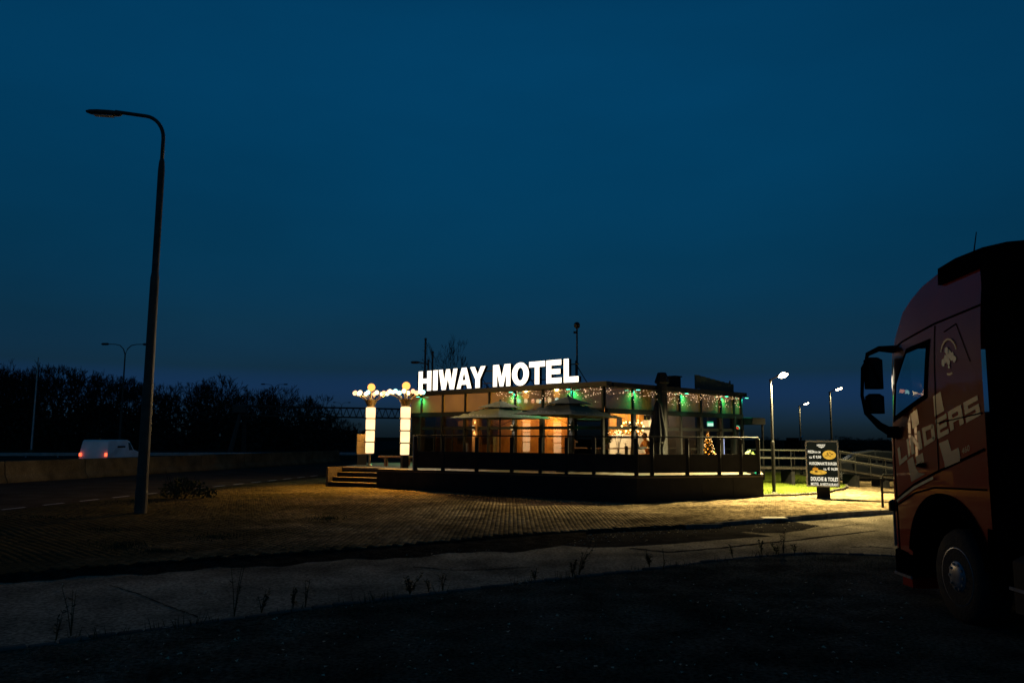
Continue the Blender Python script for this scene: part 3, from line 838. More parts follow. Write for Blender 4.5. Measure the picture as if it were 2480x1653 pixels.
p = at(540, 1103, 70); t = thing('marker_post', 'small white reflector post beyond the road left of the gantry leg', 'marker post', (p.x, p.y, -.3))
MB().bbox((0, 0, .3), (.09, .04, .6), .01).build('post', 'paint_white', t); MB().box((0, -.024, .5), (.06, .006, .14)).build('reflector', 'litter', t)

# gantry over the motorway
gl, gr = at(588, 982, 94), at(1010, 985, 102)
t = thing('sign_gantry', 'steel sign gantry with an A-shaped leg and a long lattice truss', 'gantry', (0, 0, 0))
zg = gl.z
for px, dy in ((556, 0), (590, 3)):
    b = at(px, 1100, 94 + dy); MB().tube([(b.x, b.y, -.3), (gl.x - .1, gl.y + dy * .3, zg - .3)], [.30, .2], 6).build('leg', 'pole', t)
MB().bbox((gl.x - .3, gl.y, zg - .35), (1.6, .8, .9), .1).build('leg_head', 'pole', t)
d = gr - gl; d.z = 0
for zz in (zg, zg - 1.15):
    for off in (0, 1.0):
        MB().tube([(gl.x, gl.y + off, zz), (gl.x + d.x, gl.y + d.y + off, zz)], .09, 5).build('chord', 'pole', t)
mb = MB(); nseg = 26
for k in range(nseg):
    a = Vector((gl.x, gl.y, 0)) + d * (k / nseg); b = Vector((gl.x, gl.y, 0)) + d * ((k + .5) / nseg); c = Vector((gl.x, gl.y, 0)) + d * ((k + 1) / nseg)
    mb.tube([(a.x, a.y, zg), (b.x, b.y, zg - 1.15)], .05, 4); mb.tube([(b.x, b.y, zg - 1.15), (c.x, c.y, zg)], .05, 4)
mb.build('lattice', 'pole', t)
b = gr; MB().tube([(b.x, b.y, -.3), (b.x, b.y, zg)], [.4, .3], 6).build('leg', 'steel', t)

# masts and lamp showing above the far end of the roof
for px, pyt, lab in ((1026, 822, 'taller thin mast standing behind the first letter of the roof sign'), (1044, 854, 'shorter thin mast just right of the taller one behind the sign')):
    p = at(px, 1060, 52); z = at(px, pyt, 52).z
    t = thing('mast', lab, 'mast', (p.x, p.y, -.15), group='masts behind the roof sign')
    MB().lathe((0, 0, 0), [(.1, 0), (.09, 2), (.06, z + .1), (.08, z + .12), (.08, z + .25)], 8).build('pole', 'pole', t)
    MB().bbox((0, 0, .08), (.4, .4, .2), .03).build('footing', 'concrete', t)
p = at(1034, 1060, 50); z = at(1034, 880, 50).z + .15
t = thing('street_lamp', 'unlit lamp with a left arm behind the masts over the roof end', 'street lamp', (p.x, p.y, -.15))
MB().lathe((0, 0, 0), [(.1, 0), (.08, 3), (.055, z + .25)], 8).build('pole', 'pole', t)
MB().tube([(0, 0, z - .2), (-.12, 0, z), (-.6, 0, z + .06)], .035, 6).build('arm', 'pole', t)
MB().lathe((-.82, 0, z + .07), [(.02, -.3), (.08, -.22), (.085, .15), (.03, .28)], 8, 'x').build('lamp_head', 'pole', t)

# concrete barrier blocks
mb = MB()
pr = [(-.30, 0), (-.30, .08), (-.16, .32), (-.11, .84), (-.08, .87), (.08, .87), (.11, .84), (.16, .32), (.30, .08), (.30, 0)]
L = 4.19
vs_ = [(x, -L / 2, z_) for x, z_ in pr] + [(x, L / 2, z_) for x, z_ in pr]
mb.add(vs_, [(i, (i + 1) % 10, 10 + (i + 1) % 10, 10 + i) for i in range(10)] + [tuple(range(10)), tuple(range(19, 9, -1))])
names = ['first', 'second', 'third', 'fourth', 'fifth', 'sixth', 'seventh', 'eighth', 'ninth', 'tenth']
base = None
for k in range(8):
    y_ = 30.34 + k * 4.1
    lab = 'concrete barrier block at the left edge, cut by the frame' if k == 0 else '%s concrete barrier block from the left edge along the road' % names[k]
    if base is None: base = mb.build('concrete_barrier', 'concrete'); o = base
    else: o = base.copy(); COL.objects.link(o)
    o.location = (barrier_x(y_), y_, -.04); o.rotation_euler.z = -math.atan(.2537)
    tag(o, lab, 'barrier', 'concrete barrier blocks')

# white van on the motorway
p = at(226, 1098, 50)
van = thing('white_van', 'white panel van with lit red tail lights driving behind the barrier', 'van', (p.x - .0, 50, -.28), rz=math.radians(-0.5))
W2 = .9
prof = [(0, .32), (0, .9), (.05, 1.25), (.14, 1.78), (.3, 1.86), (2.6, 1.86), (2.95, 1.78), (3.45, 1.22), (4.2, 1.05), (4.42, .85), (4.45, .35), (4.2, .28), (.1, .28)]
mb = MB(); n = len(prof)
st = [(-W2, .0), (-W2 + .04, .0), (W2 - .04, 0), (W2, 0)]
def tumble(z_): return max(0, (z_ - 1.0)) * .12
vs_ = []
for s_, ins in ((-1, 0), (1, 0)):
    vs_ += [(s_ * (W2 - tumble(z_)), y_, z_) for y_, z_ in prof]
mb.add(vs_, [(i, (i + 1) % n, n + (i + 1) % n, n + i) for i in range(n)] + [tuple(range(n)), tuple(range(2 * n - 1, n - 1, -1))])
vb = mb.build('body', 'vanwhite', van, tri=True)
bv = vb.modifiers.new('b', 'BEVEL'); bv.width = .05; bv.segments = 2; bv.limit_method = 'ANGLE'
for s_ in (-1, 1):
    MB().poly([(s_ * (W2 + .006 - tumble(1.2)), 2.75, 1.18), (s_ * (W2 + .006 - tumble(1.2)), 3.3, 1.18), (s_ * (W2 + .006 - tumble(1.68)), 2.95, 1.66), (s_ * (W2 + .006 - tumble(1.68)), 2.7, 1.68)]).build('side_window', 'darkglass', van, fix=False)
    for yy in (.85, 3.6):
        w = MB().lathe((s_ * (W2 - .1), yy, .32), [(.2, -.1), (.31, -.1), (.33, -.06), (.33, .06), (.31, .1), (.2, .1)], 16, 'x').build('wheel', 'rubber', van)
        MB().lathe((s_ * (W2 - .0), yy, .32), [(.03, -.01), (.19, -.02), (.2, .01), (.06, .015)], 12, 'x').build('hub_cap', 'rim', w)
    MB().box((s_ * (W2 - .1), -.03, .95), (.13, .05, .20)).build('tail_light', 'taillight', van)
    MB().box((s_ * (W2 - .2), 4.42, .72), (.3, .06, .16)).build('head_light', 'headlight', van)
    light('POINT', 'tail_glow', van, (s_ * (W2 - .1), -.2, .95), (1, .1, .03), .25, .05)
MB().box((0, -.01, .55), (.5, .02, .14)).build('number_plate', 'litter', van)
MB().box((0, .0, .3), (1.7, .12, .22)).build('bumper', 'truckblack', van)
MB().poly([(-.7, 3.0, 1.74), (.7, 3.0, 1.74), (.74, 3.42, 1.26), (-.74, 3.42, 1.26)]).build('windscreen', 'darkglass', van, fix=False).location.z = .015
MB().box((.845, 1.75, 1.42), (.004, 1.0, .10)).build('lettering_band', 'darkglass', van).location.x = .02
MB().lathe((.1, .5, 1.86), [(.06, 0), (.06, .08), (.03, .1)], 8).build('beacon', 'amber', van)


# ================================================================== THE MOTEL
BYAW = math.atan2(.694, .72)
BO = at(1462, 1000, 28.3); BO = Vector((BO.x, BO.y, 0))
uR = Vector((math.cos(BYAW), math.sin(BYAW), 0)); uL = Vector((-uR.y, uR.x, 0))
def bw(x, y, z): return BO + uR * x + uL * y + Vector((0, 0, z))
def left_y(px, py=980, off=0.0):
    d = ray(px, py); t_ = ((BO + uR * off - EYEP).dot(uR)) / d.dot(uR); return ((EYEP + d * t_) - BO).dot(uL)
def right_x(px, py=980):
    d = ray(px, py); t_ = ((BO - EYEP).dot(uL)) / d.dot(uL); return ((EYEP + d * t_) - BO).dot(uR)


LX, LY = 9.42, 11.3
FZ0, FZ1, HEAD, TR0, TR1, SILL, DECK = 2.99, 3.74, 2.79, 2.235, 2.345, 0.86, 0.78
bld = thing('motel_building', 'low flat-roofed dark motel restaurant with large glazed bays and brown upper panels', 'building', BO, BYAW)
MB().box((LX / 2, LY / 2, .74), (LX, LY, .14)).build('floor_slab', 'floor_in', bld)
MB().box((LX / 2, LY / 2, 3.03), (LX - .2, LY - .2, .06)).build('ceiling', 'wallwood', bld)
MB().box((LX / 2, LY / 2, 3.80), (LX - .1, LY - .1, .07)).build('roof', 'roof', bld)
MB().box((LX / 2 + .03, LY / 2 + .03, .33), (LX - .4, LY - .4, .66)).build('plinth', 'blackmatt', bld)
mb = MB()
mb.box((-.05, LY / 2 - .09, 3.83), (.3, LY + .42, .17)); mb.box((LX / 2 + .22, -.05, 3.832), (LX - .22, .3, .166))
mb.box((LX + .02, LY / 2 + .1, 3.829), (.24, LY - .1, .168)); mb.box((LX / 2, LY + .02, 3.828), (LX - .3, .24, .165))
mb.build('roof_edge', 'black', bld)
MB().box((LX - .05, LY / 2 + .1, 2.25), (.1, LY - .25, 2.98)).build('side_wall', 'blackmatt', bld)
MB().box((LX / 2 + .1, LY - .05, 2.25), (LX - .3, .1, 2.98)).build('rear_wall', 'blackmatt', bld)
MB().box((.06, 10.95, 2.25), (.1, .62, 2.98)).build('end_wall', 'blackmatt', bld)
MB().box((-.02, LY / 2 - .05, 2.89), (.12, LY - .1, .19)).build('head_beam', 'blackmatt', bld)
MB().box((LX / 2 + .05, -.02, 2.89), (LX - .15, .118, .188)).build('head_beam', 'blackmatt', bld)
MB().box((.0, LY / 2 - .3, .81), (.12, LY - .7, .1)).build('sill', 'blackmatt', bld)
MB().box((LX / 2 + .05, .0, .81), (LX - .15, .118, .098)).build('sill', 'blackmatt', bld)
left_posts = [0.0] + [1.47 + 1.5 * k for k in range(7)]
right_posts = [1.64 + 1.5 * k for k in range(5)] + [8.68, 9.3]
wide_left, wide_right = {1, 2, 3}, {0}
for i, y_ in enumerate(left_posts):
    w = .19 if i in wide_left else .1
    MB().bbox((-.055, y_, (SILL + HEAD) / 2), (.13, w, HEAD - SILL + .1), .01).build('post', 'black', bld)
    MB().bbox((-.05, y_, (FZ0 + FZ1) / 2), (.07, .085, FZ1 - FZ0 + .02), .01).build('fascia_post', 'black', bld)
for i, x_ in enumerate(right_posts):
    w = .17 if i in wide_right else .1
    MB().bbox((x_, -.055, (SILL + HEAD) / 2), (w, .13, HEAD - SILL + .1), .01).build('post', 'black', bld)
    MB().bbox((x_, -.05, (FZ0 + FZ1) / 2), (.085, .07, FZ1 - FZ0 + .02), .01).build('fascia_post', 'black', bld)
def bays(ps, end): return list(zip(ps, ps[1:] + [end]))
for a, b in bays(left_posts, LY):
    m_ = (a + b) / 2; w = b - a
    MB().box((.0, m_, (FZ0 + FZ1) / 2), (.03, w - .02, FZ1 - FZ0)).build('fascia_panel', 'spandrel', bld)
    if b > 10.7: continue
    MB().box((-.02, m_, (TR0 + TR1) / 2), (.07, w - .14, TR1 - TR0)).build('transom', 'black', bld)
    for z0, z1 in ((SILL, TR0), (TR1, HEAD)):
        MB().poly([(0.01, b - .05, z0), (0.01, a + .05, z0), (0.01, a + .05, z1), (0.01, b - .05, z1)]).build('window_pane', 'glass', bld, fix=False)
for a, b in [(0.1, 1.64)] + bays(right_posts, LX):
    m_ = (a + b) / 2; w = b - a
    if w < .15: continue
    MB().box((m_, .0, (FZ0 + FZ1) / 2), (w - .02, .03, FZ1 - FZ0)).build('fascia_panel', 'spandrel', bld)
    MB().box((m_, -.02, (TR0 + TR1) / 2), (w - .14, .07, TR1 - TR0)).build('transom', 'black', bld)
    for z0, z1 in ((SILL, TR0), (TR1, HEAD)):
        MB().poly([(a + .05, 0.01, z0), (b - .05, 0.01, z0), (b - .05, 0.01, z1), (a + .05, 0.01, z1)]).build('window_pane', 'glass', bld, fix=False)
# a dark glazed door in the left front, with a bar handle
MB().box((-.03, 7.35, 1.5), (.05, .035, .36)).build('door_handle', 'rim', bld)
for yy in (6.62, 8.3, 9.55):
    MB().box((-.035, yy, 1.62), (.04, .035, 1.5)).build('door_stile', 'black', bld)

# inside walls and fittings
mb = MB()
n = 170; y0_, y1_ = 2.75, 6.9
ribs = [(1.30 + (.022 if k % 2 else 0), y0_ + (y1_ - y0_) * k / n) for k in range(n + 1)]
mb.add([(x, y_, .81) for x, y_ in ribs] + [(x, y_, 2.99) for x, y_ in ribs], [(i, i + 1, n + 2 + i, n + 1 + i) for i in range(n)])
mb.build('curtain', 'curtain', bld, fix=False)
MB().box((1.42, 6.9, 1.9), (.1, 9.0 - .2, 2.16)).build('partition_wall', 'wallwood', bld).location.y = .3
mb = MB()
n = 110; ribs = [(.5 + (.03 if k % 2 else 0), 6.0 + 2.6 * k / n) for k in range(n + 1)]
mb.add([(x, y_, 1.62) for x, y_ in ribs] + [(x, y_, 2.79) for x, y_ in ribs], [(i, i + 1, n + 2 + i, n + 1 + i) for i in range(n)])
mb.build('curtain', 'curtain', bld, fix=False)
MB().box((5.9, 3.46, 1.4), (2.7, .08, 1.16)).build('white_wall', 'wallwhite', bld)
MB().box((8.25, 3.46, 1.4), (1.98, .08, 1.16)).build('dark_wall', 'wood', bld)
MB().box((5.75, 3.47, 2.5), (2.4, .08, 1.02)).build('wood_wall', 'wallwood', bld)
MB().box((8.1, 3.47, 2.5), (2.28, .08, 1.02)).build('dark_wall', 'blackmatt', bld)
for zz in (2.3, 2.62): MB().box((8.1, 3.36, zz), (2.2, .14, .03)).build('shelf', 'wallwood', bld)
for k in range(14):
    q = bw(7.1 + k * .15 + RND.uniform(-.03, .03), 3.36, 2.315 if k % 2 else 2.635)
    tag(MB().lathe((0, 0, 0), [(.03, 0), (.03, .13), (.012, .17), (.012, .22)], 8).build('bottle', ['plantin', 'wood', 'wallwhite'][k % 3], loc=q), 'bottle standing on the shelves behind the bar', 'bottle', 'bottles behind the bar')
for xx, zz, w_, h_ in ((5.2, 2.55, .35, .45), (5.9, 2.5, .3, .3)): MB().box((xx, 3.42, zz), (w_, .02, h_)).build('wall_picture', 'blackmatt', bld)
MB().box((6.9, 3.36, 2.03), (4.7, .16, .05)).build('wall_shelf', 'wallwhite', bld)
MB().box((8.2, 1.9, 2.62), (1.6, .5, .16)).build('bulkhead', 'wallwood', bld)
MB().box((7.9, 2.6, 1.3), (2.6, .5, 1.0)).build('bar_counter', 'wallwood', bld)
MB().box((7.9, 2.58, 1.83), (2.7, .62, .05)).build('bar_top', 'wallwhite', bld)
MB().box((5.95, .75, 1.9), (.06, 1.3, 2.1)).build('lobby_screen', 'blackmatt', bld)
MB().box((7.62, 1.6, 1.9), (3.0, .06, 2.1)).build('lobby_wall', 'blackmatt', bld)
light('POINT', 'dining_light', bld, (3.4, 1.9, 2.75), (1.0, .70, .34), 140, .05)
light('POINT', 'dining_light', bld, (5.4, 2.2, 2.75), (1.0, .70, .34), 150, .05)
light('POINT', 'bar_light', bld, (6.6, 2.3, 2.85), (1.0, .74, .40), 22, .05)
light('POINT', 'alcove_light', bld, (.75, 3.3, 2.8), (1.0, .50, .10), 95, .04)
light('POINT', 'alcove_light', bld, (.75, 5.0, 2.8), (1.0, .50, .10), 35, .04)

# ------------------------------------------------------------------ roof sign
sign = thing('roof_sign', 'large white lit letters reading HIWAY MOTEL standing on the roof edge', 'sign', BO, BYAW)
def bar(x0, y0, x1, y1): return [(x0, y0), (x1, y0), (x1, y1), (x0, y1)]
G = {
 'H': ([(0, 0), (.32, 0), (.32, .38), (.68, .38), (.68, 0), (1, 0), (1, 1), (.68, 1), (.68, .62), (.32, .62), (.32, 1), (0, 1)], []),
 'I': (bar(0, 0, 1, 1), []),
 'W': ([(.17, 0), (.385, 0), (.5, .56), (.615, 0), (.83, 0), (1, 1), (.785, 1), (.70, .42), (.60, 1), (.40, 1), (.30, .42), (.215, 1), (0, 1)], []),
 'A': ([(0, 0), (.27, 0), (.325, .19), (.675, .19), (.73, 0), (1, 0), (.66, 1), (.34, 1)], [[(.385, .40), (.5, .80), (.615, .40)]]),
 'Y': ([(.355, 0), (.645, 0), (.645, .40), (1, 1), (.70, 1), (.5, .62), (.30, 1), (0, 1), (.355, .40)], []),
 'M': ([(0, 0), (.235, 0), (.235, .62), (.40, 0), (.60, 0), (.765, .62), (.765, 0), (1, 0), (1, 1), (.66, 1), (.5, .42), (.34, 1), (0, 1)], []),
 'T': ([(.36, 0), (.64, 0), (.64, .76), (1, .76), (1, 1), (0, 1), (0, .76), (.36, .76)], []),
 'E': ([(0, 0), (1, 0), (1, .23), (.32, .23), (.32, .39), (.92, .39), (.92, .61), (.32, .61), (.32, .77), (.98, .77), (.98, 1), (0, 1)], []),
 'L': ([(0, 0), (1, 0), (1, .24), (.34, .24), (.34, 1), (0, 1)], []),
}
el = [(.5 + .5 * math.cos(a), .5 + .52 * math.sin(a)) for a in [2 * PI * k / 28 for k in range(28)]]
eli = [(.5 + .19 * math.cos(a), .5 + .29 * math.sin(a)) for a in [2 * PI * k / 28 for k in range(28)]]
G['O'] = (el, [eli])
LT = [('H', 1014, 1044.6), ('I', 1049, 1060), ('W', 1062.5, 1107.5), ('A', 1106, 1142), ('Y', 1138.5, 1175.5), ('M', 1194, 1236), ('O', 1240, 1280.6), ('T', 1281.5, 1320), ('E', 1323.3, 1360), ('L', 1365.3, 1401)]
Z0L, Z1L = 3.945, 4.82
for ch, pa, pb in LT:
    ya, yb = left_y(pa, 915, -.2), left_y(pb, 915, -.2)
    outer, holes = G[ch]
    bm = bmesh.new()
    def ring(pts, x): return [bm.verts.new((x, ya + (yb - ya) * u_, Z0L + (Z1L - Z0L) * v_)) for u_, v_ in pts]
    fo = ring(outer, -.20); bo_ = ring(outer, -.05)
    ho = [(ring(h_, -.20), ring(h_, -.05)) for h_ in holes]
    for i in range(len(fo)): bm.faces.new((fo[i], fo[(i + 1) % len(fo)], bo_[(i + 1) % len(fo)], bo_[i])).material_index = 1
    for a, b in ho:
        for i in range(len(a)): bm.faces.new((a[i], b[i], b[(i + 1) % len(a)], a[(i + 1) % len(a)])).material_index = 1
    for loops, mi in (([fo] + [a for a, b in ho], 0), ([bo_] + [b for a, b in ho], 1)):
        es = []
        for lp_ in loops:
            for i in range(len(lp_)):
                e = bm.edges.get((lp_[i], lp_[(i + 1) % len(lp_)])); es.append(e)
        r_ = bmesh.ops.triangle_fill(bm, use_beauty=True, edges=es)
        for f in r_['geom']:
            if isinstance(f, bmesh.types.BMFace): f.material_index = mi
    bmesh.ops.recalc_face_normals(bm, faces=bm.faces)
    me = bpy.data.meshes.new('letter'); bm.to_mesh(me); bm.free()
    me.materials.append(M['letters']); me.materials.append(M['black'])
    o = bpy.data.objects.new('letter', me); COL.objects.link(o); o.parent = sign; o['label'] = 'lit white letter ' + ch
al = bpy.data.lights.new('letter_light', 'AREA'); al.shape = 'RECTANGLE'; al.size = 9.4; al.size_y = .7; al.energy = 210; al.color = (1.0, .86, .62)
alo = bpy.data.objects.new('letter_light', al); COL.objects.link(alo); alo.parent = sign; alo.location = (-.23, 6.0, 4.38); alo.rotation_euler = Vector((-1, 0, -.12)).to_track_quat('-Z', 'Y').to_euler()
alo.rotation_euler = (Matrix(((0, 0, 1), (-1, 0, 0), (0, -1, 0))).to_euler())
for zz in (4.12, 4.62):
    MB().box((-.02, 6.0, zz), (.04, 9.7, .035)).build('sign_rail', 'black', sign)
for k in range(8):
    yy = 1.3 + k * 1.36
    MB().box((.0, yy, 4.3), (.04, .04, .9)).build('sign_post', 'black', sign)
    MB().tube([(.02, yy, 4.6), (.75, yy, 3.84)], .018, 5).build('brace', 'black', sign)

# ------------------------------------------------------------------ green floodlights
gl_left = [left_y(1024, 960), left_y(1249, 950), left_y(1388, 940)]
gl_right = [right_x(1531, 940), right_x(1649, 950), right_x(1746, 960), right_x(1795, 970)]
places = ['above the far left end of the front, by the lit columns', 'above the left parasol', 'above the right parasol', 'first right of the building corner', 'second right of the building corner', 'third right of the corner, under the dark roof board', 'at the far right end of the roof edge']
for i, (side, q) in enumerate([('L', v) for v in gl_left] + [('R', v) for v in gl_right]):
    loc = bw(-.27, q, 3.69) if side == 'L' else bw(q, -.27, 3.69)
    yaw = BYAW if side == 'L' else BYAW - PI / 2
    f = thing('green_floodlight', 'green floodlight ' + places[i], 'floodlight', loc, yaw + (PI if side == 'L' else PI), 'green floodlights along the roof edge')
    # local +x points away from the wall
    f.rotation_euler.z = BYAW + PI if side == 'L' else BYAW - PI / 2
    MB().bbox((0, 0, .03), (.10, .15, .05), .012).build('housing', 'black', f)
    MB().box((0, 0, -.004), (.085, .13, .012)).build('led_face', 'green', f)
    MB().tube([(-.02, 0, .05), (-.13, 0, .11), (-.17, 0, .14)], .014, 6).build('bracket', 'black', f)
    light('SPOT', 'beam', f, (-.12, 0, -.03), (.02, 1.0, .50), 60, .02, aim=(-.1, 0, -1), spot=2.9, blend=1.0)
    light('SPOT', 'spill', f, (.06, 0, -.03), (.03, 1.0, .34), 110 if i != 6 else 2400, .02, aim=(.5, 0, -1) if i != 6 else (2.96, -3.55, -3.6), spot=1.9 if i != 6 else .75, blend=.8)

# ------------------------------------------------------------------ fairy lights
fr = random.Random(5)
def fairy(name, label, n, place):
    mb = MB()
    for _ in range(n):
        p = place(); r = fr.uniform(.008, .015)
        mb.add([p + Vector((r, 0, 0)), p + Vector((-r, 0, 0)), p + Vector((0, r, 0)), p + Vector((0, -r, 0)), p + Vector((0, 0, r)), p + Vector((0, 0, -r))], [(0, 2, 4), (2, 1, 4), (1, 3, 4), (3, 0, 4), (2, 0, 5), (1, 2, 5), (3, 1, 5), (0, 3, 5)])
    t = thing(name, label, 'string lights', BO, 0)
    mb.v = [(v[0] - BO.x, v[1] - BO.y, v[2]) for v in mb.v]
    o = mb.build('bulbs', 'fairy', t, fix=False); tag(o, kind='stuff'); return t
def zf(): return 3.72 - abs(fr.gauss(0, .17)) if fr.random() < .85 else fr.uniform(3.2, 3.6)
t = fairy('fairy_light_curtain', 'curtain of tiny warm fairy lights under the roof edge above the parasols', 120, lambda: bw(-.09, fr.uniform(.0, 5.5), zf()))
MB().tube([bw(-.085, 0, 3.735) - BO, bw(-.085, 5.5, 3.735) - BO], .006, 4).build('cable', 'black', t)
t = fairy('fairy_light_curtain', 'curtain of tiny warm fairy lights under the roof edge right of the corner', 230, lambda: bw(9.25 * fr.random() ** .75, -.09, zf()))
MB().tube([bw(0, -.085, 3.735) - BO, bw(9.2, -.085, 3.735) - BO], .006, 4).build('cable', 'black', t)

# ------------------------------------------------------------------ up and down wall lamps
wl2 = [(bw(-.20, left_y(1155, 1033), 2.31), 0, 'wide'), (bw(-.20, 4.47, 2.31), 0, 'n'), (bw(-.20, 1.47, 2.31), 0, 'n'), (bw(1.64, -.20, 2.31), 1, 'n')]
pl2 = ['left of the parasols on the dark door panel', 'on the post under the left parasol', 'on the post under the right parasol', 'on the post right of the building corner']
for i, (loc, sd, kd) in enumerate(wl2):
    f = thing('wall_lamp', 'black up-and-down wall lamp ' + pl2[i], 'wall lamp', loc, BYAW + PI if sd == 0 else BYAW - PI / 2, 'up-and-down wall lamps')
    MB().bbox((0, 0, 0), (.1, .1, .15), .012).build('housing', 'black', f)
    MB().box((-.06, 0, 0), (.05, .08, .1)).build('wall_mount', 'black', f)
    for s_ in (-1, 1):
        MB().box((0, 0, s_ * .079), (.07, .07, .006)).build('lens', 'bulb_w', f)
        light('SPOT', 'beam', f, (-.035, 0, s_ * .085), (1.0, .84, .62), 16.0, .01, aim=(-.22, 0, s_), spot=.95, blend=.35)
MB().box((-.06, left_y(1155, 1033), 1.82), (.12, .3, 1.94)).build('door_panel', 'wood', bld).location.z = .0

# ------------------------------------------------------------------ roof things
p = at(1632, 920, 33)
t = thing('roof_vent_box', 'square dark vent box standing on the roof right of the flue', 'vent', (p.x, p.y, 3.84), BYAW)
MB().bbox((0, 0, .3), (.42, .42, .6), .02).build('casing', 'blackmatt', t); MB().bbox((0, 0, .63), (.5, .5, .05), .01).build('lid', 'blackmatt', t)
for k in range(3): MB().box((0, -.215, .15 + .13 * k), (.34, .02, .05), rx=.4).build('louvre', 'black', t)
a, b = bw(6.2, .25, 0), bw(9.35, .35, 0)
t = thing('roof_board', 'long dark green board seen edge-on on the right of the roof', 'sign', (a.x, a.y, 3.84), math.atan2(b.y - a.y, b.x - a.x))
L = (b - a).length
for k in range(8): MB().box((L * (k + .5) / 8, 0, .42 - .025 * k), (L / 8 - .012, .05, .56 - .015 * k)).build('panel', 'greenboard', t)
for k in range(3): MB().box((.2 + k * (L - .4) / 2, .05, .3), (.05, .05, .62)).build('post', 'black', t)
p = bw(.5, left_y(1376, 900), 3.84); z = at(1376, 788, p.y).z
t = thing('roof_mast', 'thin roof mast with a round floodlight head above the roof sign', 'mast', p)
MB().lathe((0, 0, 0), [(.06, 0), (.055, .05), (.035, .06), (.03, z - 3.9)], 8).build('pole', 'black', t)
MB().lathe((0, 0, z - 3.95), [(.04, 0), (.1, .04), (.12, .12), (.1, .2), (.05, .24)], 10).build('lamp_head', 'black', t)
MB().box((-.06, 0, z - 4.1), (.14, .06, .08)).build('bracket', 'black', t)
p = bw(right_x(1584), -.38, DECK)
t = thing('kitchen_flue', 'black flue pipe with a flared cowl rising in front of the right wall', 'flue', p)
MB().lathe((0, 0, 0), [(.19, 0), (.19, 2.9), (.2, 2.92), (.2, 3.2)], 14).build('duct', 'black', t)
MB().lathe((0, 0, 3.2), [(.24, 0), (.28, .04), (.28, .08), (.17, .40), (.15, .42)], 6).build('cowl', 'blackmatt', t)
for z_ in (.4, 1.6, 2.7): MB().lathe((0, 0, z_), [(.2, 0), (.205, .01), (.205, .04), (.2, .05)], 14).build('clamp_band', 'black', t)
t = thing('entrance_canopy', 'flat dark entrance canopy projecting from the right end of the building', 'canopy', bw(LX, 0, 0), BYAW)
MB().bbox((.55, .45, 2.70), (1.15, 1.9, .30), .03).build('canopy_roof', 'blackmatt', t)
for y_ in (-.4, 1.3): MB().box((1.0, y_, 1.35), (.07, .07, 2.4)).build('post', 'black', t)
MB().box((.3, .9, 1.4), (.5, .8, 2.5)).build('porch_wall', 'blackmatt', t)

# ================================================================== TERRACE
tL, tC, tR = Vector((-4.78, 28.65, 0)), Vector((3.91, 25.05, 0)), Vector((8.30, 26.52, 0))
dF = (tC - tL).normalized(); nB = Vector((-dF.y, dF.x, 0))
tP = tL - dF * 2.1
ter = thing('terrace', 'raised black-clad terrace wrapping the corner of the restaurant', 'terrace', (0, 0, 0))
rb = bw(LX, -.02, 0)
dp = [tL + nB * .01, tC, tR, Vector((rb.x + .5, rb.y, 0)), bw(LX, 1.0, 0), bw(0.2, .2, 0), bw(.2, 10.8, 0), Vector((-6.3, 35.2, 0)), tP + nB * .86, tL + nB * .86]
MB().prism([(p.x, p.y) for p in dp], .70, DECK).build('deck_floor', 'deck', ter, tri=True)
def skirt(a, b, step, inset=.02):
    d = (b - a); L = d.length; d.normalize(); n = max(1, round(L / step)); nrm = Vector((d.y, -d.x, 0))
    for k in range(n):
        q = a + d * (L * (k + .5) / n) + nrm * -inset
        MB().box((q.x, q.y, .29), (L / n - .008, .03, .88), rz=math.atan2(d.y, d.x)).build('front_panel', 'blackmatt', ter)
skirt(tL, tC, 1.2, .03); skirt(tC, tR, 1.2, .03); skirt(tR, Vector((rb.x + .5, rb.y, 0)), 1.3, .03); skirt(Vector((-6.3, 35.2, 0)), tP + nB * .86, 1.3, .0)
skirt(tL + nB * .86, tL + nB * .02, .9, .03)
mb = MB()
for a, b in ((tL, tC), (tC, tR)):
    d = (b - a).normalized(); q = (a + b) / 2 - Vector((d.y, -d.x, 0)) * -.01
    MB().box((q.x, q.y, .757), ((b - a).length - .02, .05, .05), rz=math.atan2(d.y, d.x)).build('edge_trim', 'blackmatt', ter)
ang = math.atan2(dF.y, dF.x); gz = .12
for k in range(3):
    q = tP + dF * 1.06 + nB * (.28 * k + .14)
    h = gz + (DECK - gz) / 4 * (k + 1)
    st = MB().box((q.x, q.y, h / 2 - .05), (2.0, .279, h + .1 - .03), rz=ang).build('step', 'blackmatt', ter)
    qq = q + Vector((0, 0, 0))
    MB().box((qq.x, qq.y, h - .012), (2.0, .30, .022), rz=ang).build('tread', 'deck', st)
q = tP + nB * .43 + dF * .02
MB().box((q.x, q.y, .35), (.08, .9, .9), rz=ang).build('cheek_wall', 'concrete', ter)

# railing
def rail_pt(px, a, b):
    d = ray(px, 1060); k = d.x / d.y; v = b - a
    t_ = (a.x - k * a.y) / (k * v.y - v.x); return a + v * t_
nF = Vector((dF.y, -dF.x, 0)); dR = (tR - tC).normalized(); nR = Vector((dR.y, -dR.x, 0))
a1, c1 = tL - nF * .12, tC - nF * .12 - dF * .05
c2, r2 = tC - nR * .12, tR - nR * .12
cc = tC - (nF + nR).normalized() * .15
rail = thing('terrace_railing', 'black terrace railing with solid lower panels and a slim top rail', 'railing', (0, 0, 0))
pl = [rail_pt(px, a1, cc) for px in (1008, 1074, 1155, 1240, 1309, 1372, 1438)] + [cc]
pr_ = [cc] + [rail_pt(px, cc, r2) for px in (1578, 1663, 1740, 1792)] + [r2 - dR * .1]
rear = bw(LX + .35, -.5, 0); pr_.append((r2 - dR * .1).lerp(Vector((rear.x, rear.y, 0)), .55))
